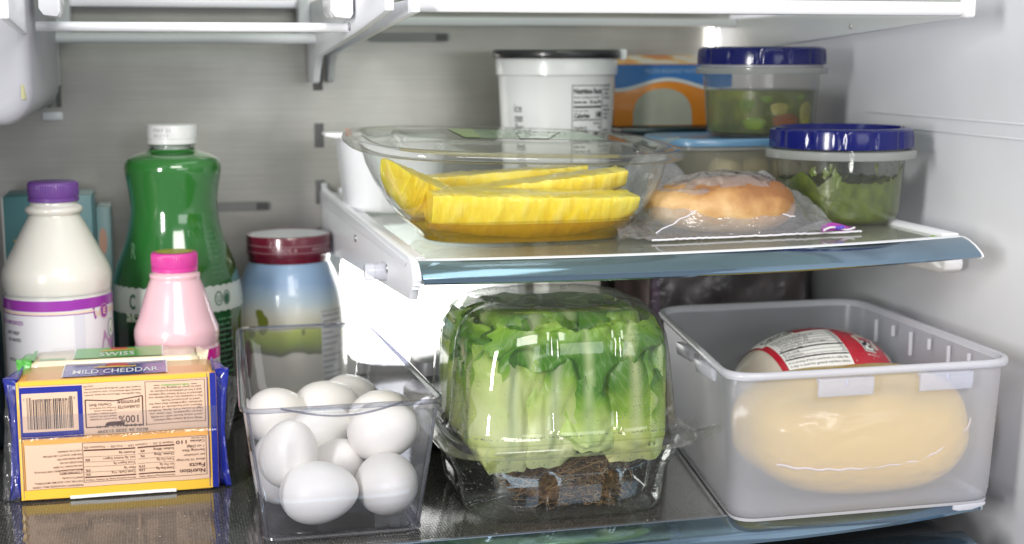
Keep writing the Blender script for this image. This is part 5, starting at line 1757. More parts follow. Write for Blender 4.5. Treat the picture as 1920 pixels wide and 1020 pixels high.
# ================================================================ middle shelf
# pineapple bowl
QX, QY = 0.0990, 0.1560
t = thing('fruit_bowl', 'clear oval lidded bowl of yellow pineapple spears with a green lid label', 'bowl', (QX, QY, H))
def tilt(x, y):
    return -0.030 * (x - QX) + 0.045 * (y - QY)
def bring(a, b_, z, n=3.1, k=1.0, cx=QX, cy=QY, seg=120):
    return [(p[0], p[1], p[2] + k * tilt(p[0], p[1])) for p in sering(cx, cy, z, a, b_, n, seg)]
bowl = [(0.0660, 0.0480, H + 0.0022, 3.0), (0.0700, 0.0520, H + 0.0008, 3.0), (0.0735, 0.0555, H + 0.0010, 2.9), (0.0748, 0.0568, H + 0.0040, 2.8), (0.0800, 0.0615, H + 0.0080, 2.7), (0.0885, 0.0690, H + 0.0155, 2.6), (0.0975, 0.0770, H + 0.0260, 2.6), (0.1050, 0.0840, H + 0.0380, 2.6), (0.1105, 0.0890, H + 0.0500, 2.6), (0.1145, 0.0930, H + 0.0640, 2.6)]
def kk(z): return max(0, min(1, (z - H - 0.01) / 0.05))
def bowlring(a, b_, z, n, seg=120):
    sh = 0.004 * (1 - kk(z))
    return bring(a, b_, z, n + 0.4, kk(z), QX + sh * 0.2, QY - sh * 3.2, seg)
mb = MB().rings([bowlring(*q) for q in bowl], cap0=True)
mb.obj('bowl_wall', M['pet'], t, angle=60)
zf = H + 0.0640
mb = MB().rings([bring(0.1146, 0.0931, zf), bring(0.1235, 0.1010, zf - 0.0008), bring(0.1262, 0.1036, zf + 0.0004), bring(0.1270, 0.1044, zf + 0.0024), bring(0.1262, 0.1036, zf + 0.0048), bring(0.1240, 0.1012, zf + 0.0060)])
mb.obj('rim', M['petlid'], t, angle=60)
mb = MB().rings([bring(0.1239, 0.1011, zf + 0.0062), bring(0.1180, 0.0955, zf + 0.0066), bring(0.1120, 0.0900, zf + 0.0056), bring(0.1085, 0.0868, zf + 0.0024, 2.7), bring(0.1050, 0.0835, zf + 0.0018, 2.8), bring(0.0960, 0.0740, zf + 0.0026, 3.2), bring(0.0900, 0.0680, zf + 0.0036, 4.0), bring(0.0870, 0.0650, zf + 0.0082, 4.5), bring(0.0850, 0.0630, zf + 0.0092, 5), bring(0.0600, 0.0440, zf + 0.0092, 5), bring(0.0005, 0.0005, zf + 0.0092, 4)])
mb.obj('lid', M['petlid'], t, angle=60)
mb = MB().grid(lambda a, c: (QX + 0.1225 + 0.0130 * a, QY - 0.012 + 0.034 * c * (1 - 0.35 * a) + 0.006 * a, zf + 0.0052 + tilt(QX + 0.125, QY) + 0.0042 * a + 0.001 * math.sin(c * 6)), 8, 8)
mb.obj('lid_tab', M['petlid'], t)
flid = lambda u, v_, d: (QX + u, QY + v_, zf + 0.0094 + d + tilt(QX + u, QY + v_))
mb = MB()
rect(mb, -0.042, 0.068, -0.026, 0.040, flid, 0.0, 10, 6)
mb.obj('lid_label', pbr('leaf_green_print', (0.13, 0.26, 0.10), 0.3, coat=0.9), t)
mb = MB()
fan(mb, [(0.0, -0.0262), (0.022, -0.0262), (0.052, 0.040), (0.012, 0.040)], flid, 0.0004)
mb.obj('label_pale_patch', pbr('pale_label_print', (0.36, 0.45, 0.33), 0.3, coat=0.9), t)
mb = MB()
fan(mb, [(-0.042, -0.0262), (-0.030, -0.0262), (-0.022, 0.040), (-0.042, 0.040)], flid, 0.0004)
mb.obj('lime_stripe', pbr('lime_print', (0.24, 0.38, 0.05), 0.3, coat=0.9), t)
mb = MB()
for i in range(5):
    letter(mb, ('FRESH CUT', 'PINEAPPLE', 'SPEARS', 'NET WT 32 OZ', 'KEEP REFRIGERATED')[i], -0.020 + (i % 2) * 0.03, 0.030 - i * 0.012, 0.0065, flid, 0.0006, 0.046 - 0.004 * i, bold=.01)
mb.pieces('label_lettering', pbr('dark_green_print', (0.03, 0.10, 0.04), 0.5), t, smooth=False)

# fruit
m, nt, out = newmat('pineapple_flesh')
b = N(nt, 'ShaderNodeBsdfPrincipled')
b.inputs['Roughness'].default_value = 0.30
b.inputs['Coat Weight'].default_value = 0.3
b.inputs['Subsurface Weight'].default_value = 0.30
b.inputs['Subsurface Radius'].default_value = (0.012, 0.008, 0.002)
b.inputs['Subsurface Scale'].default_value = 1.0
nA = noise_node(nt, 130, 6, stretch=(1.0, 0.6, 0.28))
nB = noise_node(nt, 24, 3)
mA = N(nt, 'ShaderNodeMixRGB')
rA = ramp(nt, nA.outputs[0], [(0.30, (0.76, 0.53, 0.006)), (0.50, (0.88, 0.70, 0.03)), (0.72, (0.90, 0.80, 0.24))])
rB = ramp(nt, nB.outputs[0], [(0.35, (0.80, 0.56, 0.008)), (0.65, (0.90, 0.76, 0.12))])
mA.inputs[0].default_value = 0.5
nt.links.new(rA.outputs[0], mA.inputs[1])
nt.links.new(rB.outputs[0], mA.inputs[2])
nt.links.new(mA.outputs[0], b.inputs['Base Color'])
bp = N(nt, 'ShaderNodeBump')
bp.inputs['Strength'].default_value = 0.9
bp.inputs['Distance'].default_value = 0.0028
nt.links.new(nA.outputs[0], bp.inputs['Height'])
nt.links.new(bp.outputs[0], b.inputs['Normal'])
nt.links.new(b.outputs[0], out.inputs[0])
PINE = m
JUICE = clear('pineapple_juice', (0.97, 0.82, 0.18), (0.85, 0.62, 0.05), 0.04, 1.33, haze=0.30, hcol=(0.80, 0.56, 0.02), trans=0.5)


def spear(label, x0, x1, y0, y1, zt0, zt1, depth, bluntl, bluntr, seed, rotz=0.0, roll=0.0):
    """a cut spear: flat top, straight inner face, outer edge that bows down"""
    mb_ = MB()
    nn = 90
    rs_ = []
    for i in range(nn + 1):
        s = i / nn
        e0 = min(1, (s + bluntl) / (0.5 + bluntl)) if s < 0.5 else min(1, (1 - s + bluntr) / (0.5 + bluntr))
        bow = math.sqrt(max(0.0, 1 - (1 - e0) ** 2))
        h = depth * (0.06 + 0.94 * bow)
        zt = zt0 + (zt1 - zt0) * s
        x = x0 + (x1 - x0) * s
        yy0 = y0 + (y1 - y0) * 0.16 * (1 - bow)
        yy1 = y1 - (y1 - y0) * 0.16 * (1 - bow)
        ring = []
        for (py_, pz_) in ((0.03, -0.30), (0.0, -0.12), (0.02, -0.02), (0.08, 0), (0.4, 0.012), (0.75, 0.0), (0.97, -0.03), (1.0, -0.12), (0.97, -0.38), (0.86, -0.72), (0.66, -0.94), (0.45, -1.0), (0.24, -0.93), (0.10, -0.66)):
            xq = x + 0.010 * pz_
            q = 0.0009 * nz(xq * 26 + seed, py_ * 3, pz_ * 2 + seed, 1) + 0.0006 * nz(xq * 120 + seed, py_ * 4, pz_ * 4, 1) + 0.0007 * nz(xq * 330, py_ * 7 + seed, pz_ * 7, 1)
            ring.append((x + q * 0.5, yy0 + (yy1 - yy0) * py_ + q, zt + pz_ * h + q))
        rs_.append(ring)
    mb_.rings(rs_, True, True)
    c = Vector(((x0 + x1) / 2, (y0 + y1) / 2, (zt0 + zt1) / 2))
    mt = Matrix.Translation(c) @ Matrix.Rotation(rotz, 4, 'Z') @ Matrix.Rotation(roll, 4, 'X') @ Matrix.Translation(-c)
    mb_.v = [tuple(mt @ Vector(p)) for p in mb_.v]
    o = mb_.obj('pineapple_spear', PINE, None, angle=55)
    tag(o, label, 'fruit', 'pineapple spears in the clear bowl')
    return o


spear('long front pineapple spear with a flat top and rounded belly', 0.0265, 0.1800, 0.0900, 0.1290, 0.2195, 0.2135, 0.0330, 0.34, 0.03, 1.0, 0.02, 0.10)
spear('pineapple spear resting behind and above the long front spear', 0.0420, 0.1840, 0.1320, 0.1660, 0.2150, 0.2295, 0.0240, 0.06, 0.10, 2.3, 0.03, 0.05)
spear('pineapple spear farthest back with a thin bright top edge', 0.0260, 0.1640, 0.1700, 0.2040, 0.2225, 0.2300, 0.0300, 0.02, 0.10, 3.7, 0.0)
spear('short thick pineapple spear standing against the left wall of the bowl', -0.0020, 0.0640, 0.1150, 0.1530, 0.2380, 0.2140, 0.0330, 0.16, 0.12, 4.9, 0.55, 0.35)
spear('pineapple spear lying sunk in juice at the bottom of the bowl', 0.0450, 0.1580, 0.1320, 0.1720, 0.2020, 0.2000, 0.0150, 0.2, 0.10, 6.1, 0.0)
jb = []
for a, b_, z, n in bowl:
    if z <= H + 0.0160:
        jb.append(bowlring(a - 0.0012, b_ - 0.0012, z + 0.0006, n))
tp = bowlring(0.0870, 0.0675, H + 0.0160, 2.6)
mb = MB().rings(jb + [tp, bowlring(0.0002, 0.0002, H + 0.0160, 2.6)], cap0=True)
tag(mb.obj('pineapple_juice', JUICE, None, angle=60), 'pool of yellow pineapple juice in the bottom of the clear bowl', 'juice')

# white tub left behind the bowl
t = thing('white_tub', 'plain white plastic tub with a lid flap behind the pineapple bowl', 'tub', (0.038, 0.345, H))
MB().rings([sering(0.038, 0.345, z, a, a, 3.2, 80) for a, z in ((0.0385, H + 0.0004), (0.0400, H + 0.002), (0.0432, H + 0.0350), (0.0458, H + 0.0600), (0.0470, H + 0.0612), (0.0470, H + 0.0640), (0.0440, H + 0.0655), (0.0005, H + 0.0655))], cap0=True).obj('tub_body', M['white'], t)
MB().prism([(-0.0215, 0.2465), (-0.0205, 0.2495), (0.010, 0.2490), (0.010, 0.2455), (-0.012, 0.2445)], 0.318, 0.345, 'y').obj('lid_flap', M['whiteg'], t, bevel=0.001)
MB().box(-0.0040, 0.0010, 0.3165, 0.3178, 0.2470, 0.2525).obj('orange_mark', pbr('orange_mark', (0.55, 0.16, 0.06), 0.5), t, bevel=0.0004)

# large white tub with black lid
TX, TY = 0.1980, 0.3850
t = thing('food_tub', 'large white tub with a black lid and nutrition label', 'tub', (TX, TY, H))
tpf = [(0.0490, H + 0.0006), (0.0500, H + 0.003), (0.0540, H + 0.070), (0.0562, H + 0.1130), (0.0566, H + 0.1140), (0.0584, H + 0.1150), (0.0588, H + 0.1270), (0.0584, H + 0.1290)]
MB().lathe(tpf, 96, (TX, TY, 0), cap0=True).obj('tub_body', pbr('tub_white', (0.76, 0.76, 0.77), 0.26, coat=0.3), t, angle=30)
MB().lathe([(0.0590, H + 0.1292), (0.0612, H + 0.1295), (0.0617, H + 0.1305), (0.0617, H + 0.1355), (0.0610, H + 0.1368), (0.0590, H + 0.1372), (0.0580, H + 0.1362), (0.0004, H + 0.1362)], 96, (TX, TY, 0)).obj('lid', pbr('black_lid_gloss', (0.018, 0.018, 0.02), 0.28, coat=0.3), t, angle=30)
MB().box(TX + 0.0560, TX + 0.0625, TY - 0.026, TY - 0.018, H + 0.1280, H + 0.1372).obj('tear_tab', M['whiteg'], t, bevel=0.0012)
ftb = cyl(TX, TY, profr(tpf), R(-90 - 12))
mb = MB()
N0, N1 = 0.0110, 0.0455
frame(mb, N0, N1, H + 0.006 + 0.028, H + 0.006 + 0.1000, 0.0006, ftb, 0.0003)
letter(mb, 'Nutrition Facts', N0 + 0.0018, H + 0.006 + 0.0925, 0.0046, ftb, 0.0004, 0.0310, bold=.03)
letter(mb, 'About 3 servings per container', N0 + 0.0018, H + 0.006 + 0.0885, 0.0020, ftb, 0.0004, 0.0295)
letter(mb, 'Serving size', N0 + 0.0018, H + 0.006 + 0.0840, 0.0024, ftb, 0.0004, 0.0130, bold=.03)
letter(mb, '2/3 cup (79g)', N1 - 0.0018, H + 0.006 + 0.0840, 0.0024, ftb, 0.0004, 0.0145, 'R', bold=.03)
rect(mb, N0 + 0.0015, N1 - 0.0015, H + 0.006 + 0.0800, H + 0.006 + 0.0816, ftb, 0.0004, 8, 1)
letter(mb, 'Amount per serving', N0 + 0.0018, H + 0.006 + 0.0768, 0.0018, ftb, 0.0004, 0.0150)
letter(mb, 'Calories', N0 + 0.0018, H + 0.006 + 0.0712, 0.0042, ftb, 0.0004, 0.0165, bold=.03)
letter(mb, '140', N1 - 0.0018, H + 0.006 + 0.0712, 0.0056, ftb, 0.0004, 0.0075, 'R', bold=.03)
rect(mb, N0 + 0.0015, N1 - 0.0015, H + 0.006 + 0.0690, H + 0.006 + 0.0698, ftb, 0.0004, 8, 1)
letter(mb, '% Daily Value*', N1 - 0.0018, H + 0.006 + 0.0655, 0.0019, ftb, 0.0004, 0.0100, 'R', bold=.02)
for i, s in enumerate(('Total Fat 7g', 'Saturated Fat 4g', 'Trans Fat 0g', 'Cholesterol 25mg', 'Sodium 45mg', 'Total Sugars 15g')):
    letter(mb, s, N0 + 0.0018, H + 0.006 + 0.0615 - i * 0.0042, 0.0023, ftb, 0.0004, 0.0011 * len(s), bold=.02)
    letter(mb, ('9%', '20%', '', '8%', '2%', '')[i] or '-', N1 - 0.0018, H + 0.006 + 0.0615 - i * 0.0042, 0.0023, ftb, 0.0004, 0.0034, 'R', bold=.02)
for i in range(17):
    if i not in (4, 9, 10):
        letter(mb, ('MILK, CREAM', 'SUGAR, SKIM', 'CORN SYRUP', 'WHEY, GUAR', 'CONTAINS')[i % 5], N1 + 0.0020, H + 0.006 + 0.0985 - i * 0.0036, 0.0019, ftb, 0.0004, 0.0105 - 0.0012 * (i % 3), bold=.02)
for i in range(7):
    letter(mb, ('ice', 'cream', 'flavor', 'cold', 'fresh', 'daily', 'churn')[i], -0.0480 + 0.0010 * i, H + 0.082 - i * 0.0085, 0.0075, ftb, 0.0004, 0.010, bold=.0)
mb.pieces('black_lettering', INKK, t, smooth=False)

# orange box on a dark tray
t = thing('dark_tray', 'black tray under the orange and blue box', 'tray', (0.32, 0.44, H))
MB().box(0.2650, 0.4300, 0.3960, 0.4950, H + 0.0005, 0.2400).obj('tray_body', pbr('dark_teal_plastic', (0.010, 0.022, 0.026), 0.3), t, bevel=0.003)
MB().box(0.2630, 0.4320, 0.3935, 0.4960, 0.2403, 0.2460).obj('tray_lid', pbr('dark_teal_lid', (0.012, 0.028, 0.034), 0.25), t, bevel=0.0015)
t = thing('frozen_food_box', 'orange and blue food box with an arched grey window', 'box', (0.32, 0.45, 0.2465))
FX0, FX1, FY, FZ0, FZ1 = 0.2640, 0.3830, 0.4180, 0.2466, 0.3050
MB().box(FX0, FX1, FY, 0.490, FZ0, FZ1).obj('box_body', pbr('orange_card', (0.62, 0.21, 0.015), 0.35, coat=0.3), t, bevel=0.0006)
mb = MB().add([(FX0 + 0.0005, FY + 0.0008, FZ1 + 0.0003), (FX1 - 0.0005, FY + 0.0008, FZ1 + 0.0003), (FX1 - 0.0005, 0.470, FZ1 + 0.0085), (FX0 + 0.0005, 0.470, FZ1 + 0.0085), (FX1 - 0.0005, 0.4895, FZ1 + 0.0003), (FX0 + 0.0005, 0.4895, FZ1 + 0.0003)], [(0, 1, 2, 3), (3, 2, 4, 5), (0, 3, 5), (1, 4, 2)])
m, nt, out = newmat('orange_white_print')
b = N(nt, 'ShaderNodeBsdfPrincipled')
b.inputs['Roughness'].default_value = 0.4
nn = noise_node(nt, 34, 2, stretch=(1, .4, 1))
rr = ramp(nt, nn.outputs[0], [(0.40, (0.75, 0.24, 0.05)), (0.50, (0.82, 0.50, 0.14)), (0.58, (0.78, 0.70, 0.64))])
nt.links.new(rr.outputs[0], b.inputs['Base Color'])
nt.links.new(b.outputs[0], out.inputs[0])
mb.obj('box_flap', m, t, smooth=False)
ff = lambda u, v_, d: (FX0 + u, FY - d, FZ0 + v_)
FW, FH = FX1 - FX0, FZ1 - FZ0
mb = MB()
mb.grid(lambda a, c: ff(0.0004 + (FW - 0.0008) * a, (0.0400 - 0.005 * math.cos(a * 7.0)) * (1 - c) + (FH - 0.0006) * c, 0.0003), 40, 3)
mb.pieces('blue_band', pbr('box_blue', (0.03, 0.15, 0.42), 0.35, coat=0.3), t)
mb = MB()
mb.grid(lambda a, c: ff(0.0004 + (FW - 0.0008) * a, 0.0372 - 0.005 * math.cos(a * 7.0) + 0.0034 * c, 0.0005), 40, 1)
mb.obj('white_wave', pbr('box_white', (0.55, 0.57, 0.56), 0.4), t)
mb = MB()
fan(mb, [(0.0185, 0.0006)] + [(0.0185 + 0.0300 * (1 - math.cos(R(q))) if q <= 90 else 0.0485 + 0.0300 * math.sin(R(q - 90)) , 0.0006 + 0.0350 * math.sin(R(q)) ** 0.6) for q in range(10, 171, 8)] + [(0.0785, 0.0006)], ff, 0.0004)
mb.obj('grey_window', pbr('grey_window_print', (0.33, 0.34, 0.28), 0.45, var=(20, 0.2)), t)
mb = MB()
letter(mb, 'FROZEN BREAKFAST WAFFLES', 0.030, FH - 0.0085, 0.0042, ff, 0.0006, 0.056)
mb.pieces('box_lettering', pbr('box_pale_ink', (0.30, 0.42, 0.58), 0.4), t, smooth=False)


# lidded round containers
LIDB = pbr('dark_blue_lid', (0.005, 0.008, 0.10), 0.14, spec=0.35, coat=0.0, bump=(300, 0.05, 0.0005))


def twist_lid(t, cx, cy, r, z0, z1, mat):
    n = 14
    def md(a, z, rr_):
        if z0 + 0.0008 < z < z1 - 0.0022 and rr_ > r * 0.9:
            q = (a * n / (2 * math.pi)) % 1.0
            return 1 - 0.018 * math.exp(-((q - 0.5) / 0.10) ** 2) + 0.006 * math.exp(-((abs(q - 0.5) - 0.18) / 0.05) ** 2)
        return 1
    pr = [(r * .97, z0), (r, z0 + 0.0006), (r, z0 + 0.0016), (r * .998, (z0 + z1) / 2), (r * .990, z1 - 0.0036), (r * .985, z1 - 0.0020), (r * .955, z1 - 0.0008), (r * .90, z1), (r * .875, z1 - 0.0002), (r * .865, z1 - 0.0014), (r * .84, z1 - 0.0050), (r * .80, z1 - 0.0056), (0.0005, z1 - 0.0054)]
    return MB().lathe(pr, 280, (cx, cy, 0), mod=md).obj('lid', mat, t, angle=40)


def flange(t, cx, cy, r, r_in, z0, z1):
    return MB().lathe([(r_in, z0), (r - 0.0006, z0 - 0.0002), (r, z0 + 0.0006), (r, z1 - 0.0008), (r - 0.0010, z1), (r_in, z1 + 0.0002)], 110, (cx, cy, 0)).obj('flange', M['rimgrey'], t, angle=50)


# light-blue lidded box underneath
t = thing('lidded_box', 'rounded milky box with a pale blue lid under the soup container', 'box', (0.345, 0.285, H))
CX_, CY_ = 0.3450, 0.2900
def rb(a, b_, z, n=4.5): return sering(CX_, CY_, z, a, b_, n, 110)
MB().rings([rb(0.0660, 0.0380, H + 0.0006), rb(0.0700, 0.0420, H + 0.003), rb(0.0780, 0.0470, H + 0.045), rb(0.0800, 0.0490, H + 0.0530)], cap0=True).obj('box_wall', clear('cloudy_container', (0.93, 0.93, 0.90), (0.7, 0.7, 0.66), 0.12, 1.45, haze=0.45, hcol=(0.74, 0.71, 0.58)), t, angle=50)
MB().rings([rb(0.0800, 0.0490, H + 0.0530), rb(0.0830, 0.0520, H + 0.0532), rb(0.0830, 0.0520, H + 0.0560), rb(0.0800, 0.0490, H + 0.0562)]).obj('flange', M['rimgrey'], t, angle=50)
MB().rings([rb(0.0840, 0.0530, H + 0.0562), rb(0.0858, 0.0548, H + 0.0566), rb(0.0862, 0.0552, H + 0.0610), rb(0.0850, 0.0540, H + 0.0628), rb(0.0780, 0.0470, H + 0.0630), rb(0.0760, 0.0450, H + 0.0618), rb(0.0005, 0.0005, H + 0.0618)]).obj('lid', pbr('pale_blue_lid', (0.10, 0.22, 0.36), 0.3, coat=0.3), t, angle=50)
FOODP = pbr('pale_food', (0.50, 0.44, 0.27), 0.5, sss=0.15, var=(30, 0.25))
rp = random.Random(3)
for i, (x, y, z) in enumerate(((0.300, 0.258, 0.016), (0.327, 0.256, 0.017), (0.354, 0.258, 0.016), (0.381, 0.259, 0.017), (0.395, 0.283, 0.018), (0.292, 0.285, 0.017), (0.312, 0.260, 0.036), (0.340, 0.259, 0.037), (0.368, 0.261, 0.036), (0.390, 0.268, 0.038), (0.318, 0.300, 0.022), (0.350, 0.305, 0.024))):
    se_ = rp.uniform(0, 50)
    mbq = MB().lathe([(max(1e-4, math.cos(R(q))) * 0.0132, math.sin(R(q)) * 0.0110) for q in range(-90, 91, 15)], 20, (x, y, H + z))
    mbq.v = [(p[0] + 0.003 * nz(p[0] * 70 + se_, p[1] * 70, p[2] * 70), p[1] + 0.0025 * nz(p[1] * 70, p[0] * 70 + se_, p[2] * 70), p[2] + 0.003 * nz(p[2] * 70, p[0] * 70, p[1] * 70 + se_)) for p in mbq.v]
    o = mbq.obj('vegetable_piece', FOODP, None)
    tag(o, 'pale vegetable piece inside the milky box with the pale blue lid', 'vegetable', 'vegetable pieces in the pale-blue-lidded box')

# soup container
SXc, SYc = 0.3560, 0.2880
SB = H + 0.0634
t = thing('soup_container', 'clear container of greenish soup with a dark blue lid, stacked on the pale blue lid', 'container', (SXc, SYc, SB))
MB().lathe(smoothprof([(0.0475, SB), (0.0508, SB + 0.0012), (0.0525, SB + 0.006), (0.0545, SB + 0.030), (0.0572, SB + 0.0560)], 3), 96, (SXc, SYc, 0), cap0=True).obj('container_wall', clear('clear_soup_container', (0.94, 0.95, 0.94), (0.74, 0.76, 0.74), 0.08, 1.45, haze=0.06, hcol=(0.75, 0.77, 0.72)), t, angle=60)
flange(t, SXc, SYc, 0.0640, 0.0572, SB + 0.0530, SB + 0.0585)
MB().lathe([(0.0572, SB + 0.0586), (0.0590, SB + 0.0588), (0.0590, SB + 0.0620), (0.0570, SB + 0.0622)], 80, (SXc, SYc, 0)).obj('collar', M['frost_rim'], t)
twist_lid(t, SXc, SYc, 0.0622, SB + 0.0605, SB + 0.0760, LIDB)
m, nt, out = newmat('vegetable_soup')
b = N(nt, 'ShaderNodeBsdfPrincipled')
b.inputs['Roughness'].default_value = 0.3
n1 = noise_node(nt, 30, 3)
rr = ramp(nt, n1.outputs[0], [(0.30, (0.035, 0.045, 0.012)), (0.48, (0.085, 0.095, 0.026)), (0.60, (0.15, 0.17, 0.035)), (0.72, (0.17, 0.11, 0.03))])
nt.links.new(rr.outputs[0], b.inputs['Base Color'])
nt.links.new(b.outputs[0], out.inputs[0])
MB().lathe([(0.0465, SB + 0.0012), (0.0498, SB + 0.003), (0.0515, SB + 0.008), (0.0535, SB + 0.0385), (0.0530, SB + 0.0392), (0.0004, SB + 0.0392)], 80, (SXc, SYc, 0), cap0=True).obj('soup', m, t)
CEL = pbr('celery_green', (0.10, 0.15, 0.025), 0.75, var=(60, .3))
CAR = pbr('carrot_brown', (0.12, 0.045, 0.018), 0.75)
YLW = pbr('squash_yellow', (0.20, 0.18, 0.045), 0.75, var=(60, .3))
for nm, mt, u, z, a, c in (('celery_piece', CEL, -0.028, 0.0275, 0.0095, 0.0075), ('celery_piece', CEL, -0.009, 0.0325, 0.0085, 0.0050), ('celery_piece', CEL, 0.027, 0.0335, 0.0080, 0.0045), ('celery_piece', CEL, -0.020, 0.0110, 0.0110, 0.0060), ('carrot_piece', CAR, 0.0115, 0.0110, 0.0135, 0.0105), ('squash_piece', YLW, 0.0370, 0.0190, 0.0105, 0.0150), ('squash_piece', YLW, 0.004, 0.0240, 0.010, 0.0065)):
    an = R(-90 - 8) + u / 0.0525
    cx_, cy_ = SXc + 0.0515 * math.cos(an), SYc + 0.0515 * math.sin(an)
    mbq = MB()
    f_ = cyl(SXc, SYc, lambda z_: 0.0532 - 0.0006, an)
    mbq.grid(lambda p, q: (lambda rr_, th: cyl(SXc, SYc, lambda z_: 0.0520 + 0.00006, an)(a * rr_ * math.cos(th) * (1 + 0.15 * math.sin(3 * th)), SB + z + c * rr_ * math.sin(th) * (1 + 0.1 * math.cos(2 * th)), 0.0014 * math.sqrt(max(0, 1 - rr_ * rr_))))(p, q * 2 * math.pi), 5, 18)
    mbq.obj(nm, mt, t)

# pesto container
VX, VY = 0.3720, 0.1650
t = thing('pesto_container', 'clear container of thick green sauce, dark blue lid, at the right end of the shelf', 'container', (VX, VY, H))
vp = smoothprof([(0.0430, H + 0.0006), (0.0490, H + 0.0022), (0.0525, H + 0.0075), (0.0540, H + 0.018), (0.0565, H + 0.053)], 3)
MB().lathe(vp, 110, (VX, VY, 0), cap0=True).obj('container_wall', clear('clear_container', (0.95, 0.96, 0.95), (0.74, 0.76, 0.74), 0.05, 1.5, haze=0.035, hcol=(0.75, 0.77, 0.72), bump=(220, 0.12, 0.001)), t, angle=60)
flange(t, VX, VY, 0.0665, 0.0566, H + 0.0525, H + 0.0588)
twist_lid(t, VX, VY, 0.0632, H + 0.0600, H + 0.0762, LIDB)
PEST = pbr('green_sauce', (0.075, 0.105, 0.010), 0.33, coat=0.4, var=(120, 0.35), bump=(170, 0.5, 0.002))
vr_ = profr(vp)
def lev(a):
    d = (math.degrees(a) + 360) % 360      # 270 faces the viewer
    u = (d - 262) / 57.3                    # radians to the viewer's right
    l_ = 0.0345 + 0.006 * math.exp(-((u - 1.15) / 0.35) ** 2) * 2.2 + 0.0075 * math.exp(-((u + 0.95) / 0.22) ** 2) + 0.0055 * math.exp(-((u + 0.42) / 0.13) ** 2) - 0.0045 * math.exp(-((u + 0.68) / 0.10) ** 2)
    return l_ + 0.0016 * nz(a * 9, 1, 2) + 0.0012 * nz(a * 34, 5, 2) + 0.0006 * nz(a * 90, 3, 1)
rs_ = []
SEG = 360
for k in range(15):
    ring = []
    for i in range(SEG):
        a = 2 * math.pi * i / SEG
        top = lev(a)
        z = H + 0.0016 + (top - 0.0016) * (k / 11 if k < 12 else 1)
        r = vr_(z) - 0.0009 - (0 if k < 12 else (0.0012, 0.006, 0.0515)[k - 12])
        r = max(r, 0.0004)
        if k >= 12:
            z = H + (top if k == 12 else 0.0290 + (top - 0.0290) * (0.4 if k == 13 else 0))
        if k == 0:
            r -= 0.0020
        ring.append((VX + r * math.cos(a), VY + r * math.sin(a), z))
    rs_.append(ring)
MB().rings(rs_, cap0=True).obj('green_sauce', PEST, t, angle=70)
mbq = MB()
rq = random.Random(8)
for (u0, z0_, a_, c_) in ((-0.030, 0.0420, 0.0030, 0.0040), (-0.0255, 0.0460, 0.0016, 0.0035), (-0.0215, 0.0385, 0.0026, 0.0075), (-0.0180, 0.0345, 0.0022, 0.0060), (0.0145, 0.0480, 0.0020, 0.0026), (0.0150, 0.0440, 0.0010, 0.0012), (0.0460, 0.0440, 0.0022, 0.0120), (0.0330, 0.0362, 0.0018, 0.0018), (-0.041, 0.043, 0.003, 0.004)):
    ph = rq.uniform(0, 6)
    mbq.grid(lambda p, q: (lambda rr_, th: cyl(VX, VY, lambda z_: vr_(z_) - 0.0010, R(-98))(u0 + a_ * rr_ * math.cos(th) * (1 + 0.35 * math.sin(3 * th + ph)), H + z0_ + c_ * rr_ * math.sin(th) * (1 + 0.25 * math.sin(4 * th + ph)), 0.0005 * (1 - rr_)))(p, q * 2 * math.pi), 3, 22)
for i in range(120):
    u0, z0_ = rq.gauss(-0.022, 0.008), H + rq.uniform(0.034, 0.051)
    if rq.random() < 0.45:
        u0 = rq.uniform(0.002, 0.040)
    mbq.lathe([(0.0004, -0.0003), (0.0004, 0.0003), (0.00005, 0.0005)], 6, cyl(VX, VY, lambda z_: vr_(z_) - 0.0010, R(-98))(u0, z0_, 0))
stuff(mbq.obj('sauce_smears', pbr('smeared_sauce', (0.095, 0.135, 0.018), 0.35, coat=0.4), t))
mbq = MB().grid(lambda a, c: (0.3905 + 0.0052 * a + 0.0009 * nz(a * 4, c * 4, 1), 0.0500 + 0.0070 * c + 0.001 * nz(a * 3, c * 5, 3), H + 0.0012 * math.sin(a * 3) * math.sin(c * 3) + 0.0004), 6, 6)
tag(mbq.obj('green_crumb', pbr('green_crumb', (0.22, 0.36, 0.05), 0.45), None), 'tiny green crumb on the glass near the right front corner', 'crumb')

for o_, k_ in ((bpy.data.objects['pesto_container'], 0.893), (bpy.data.objects['soup_container'], 0.890), (bpy.data.objects['food_tub'], 0.945)):
    o_.scale = (k_, k_, 1)
bpy.data.objects['fruit_bowl'].scale = (0.975, 1, 1)
mbq = MB()
rk = random.Random(17)
for i in range(60):
    x, y = rk.uniform(-0.27, 0.2), rk.uniform(0.004, 0.12)
    r_ = rk.choice((0.0003, 0.0004, 0.0006))
    mbq.lathe([(r_, 0), (r_ * .8, r_ * .6), (r_ * .1, r_ * .9)], 6, (x, y, 0.0))
for i in range(40):
    x, y = rk.uniform(0.02, 0.39), rk.uniform(0.055, 0.10)
    r_ = rk.choice((0.0002, 0.0003, 0.0004))
    mbq.lathe([(r_, 0), (r_ * .8, r_ * .6), (r_ * .1, r_ * .9)], 6, (x, y, H))
tag(stuff(mbq.obj('crumbs', pbr('crumb', (0.30, 0.27, 0.20), 0.7), None)), 'tiny pale crumbs and specks scattered on the shelf glass', 'crumbs')
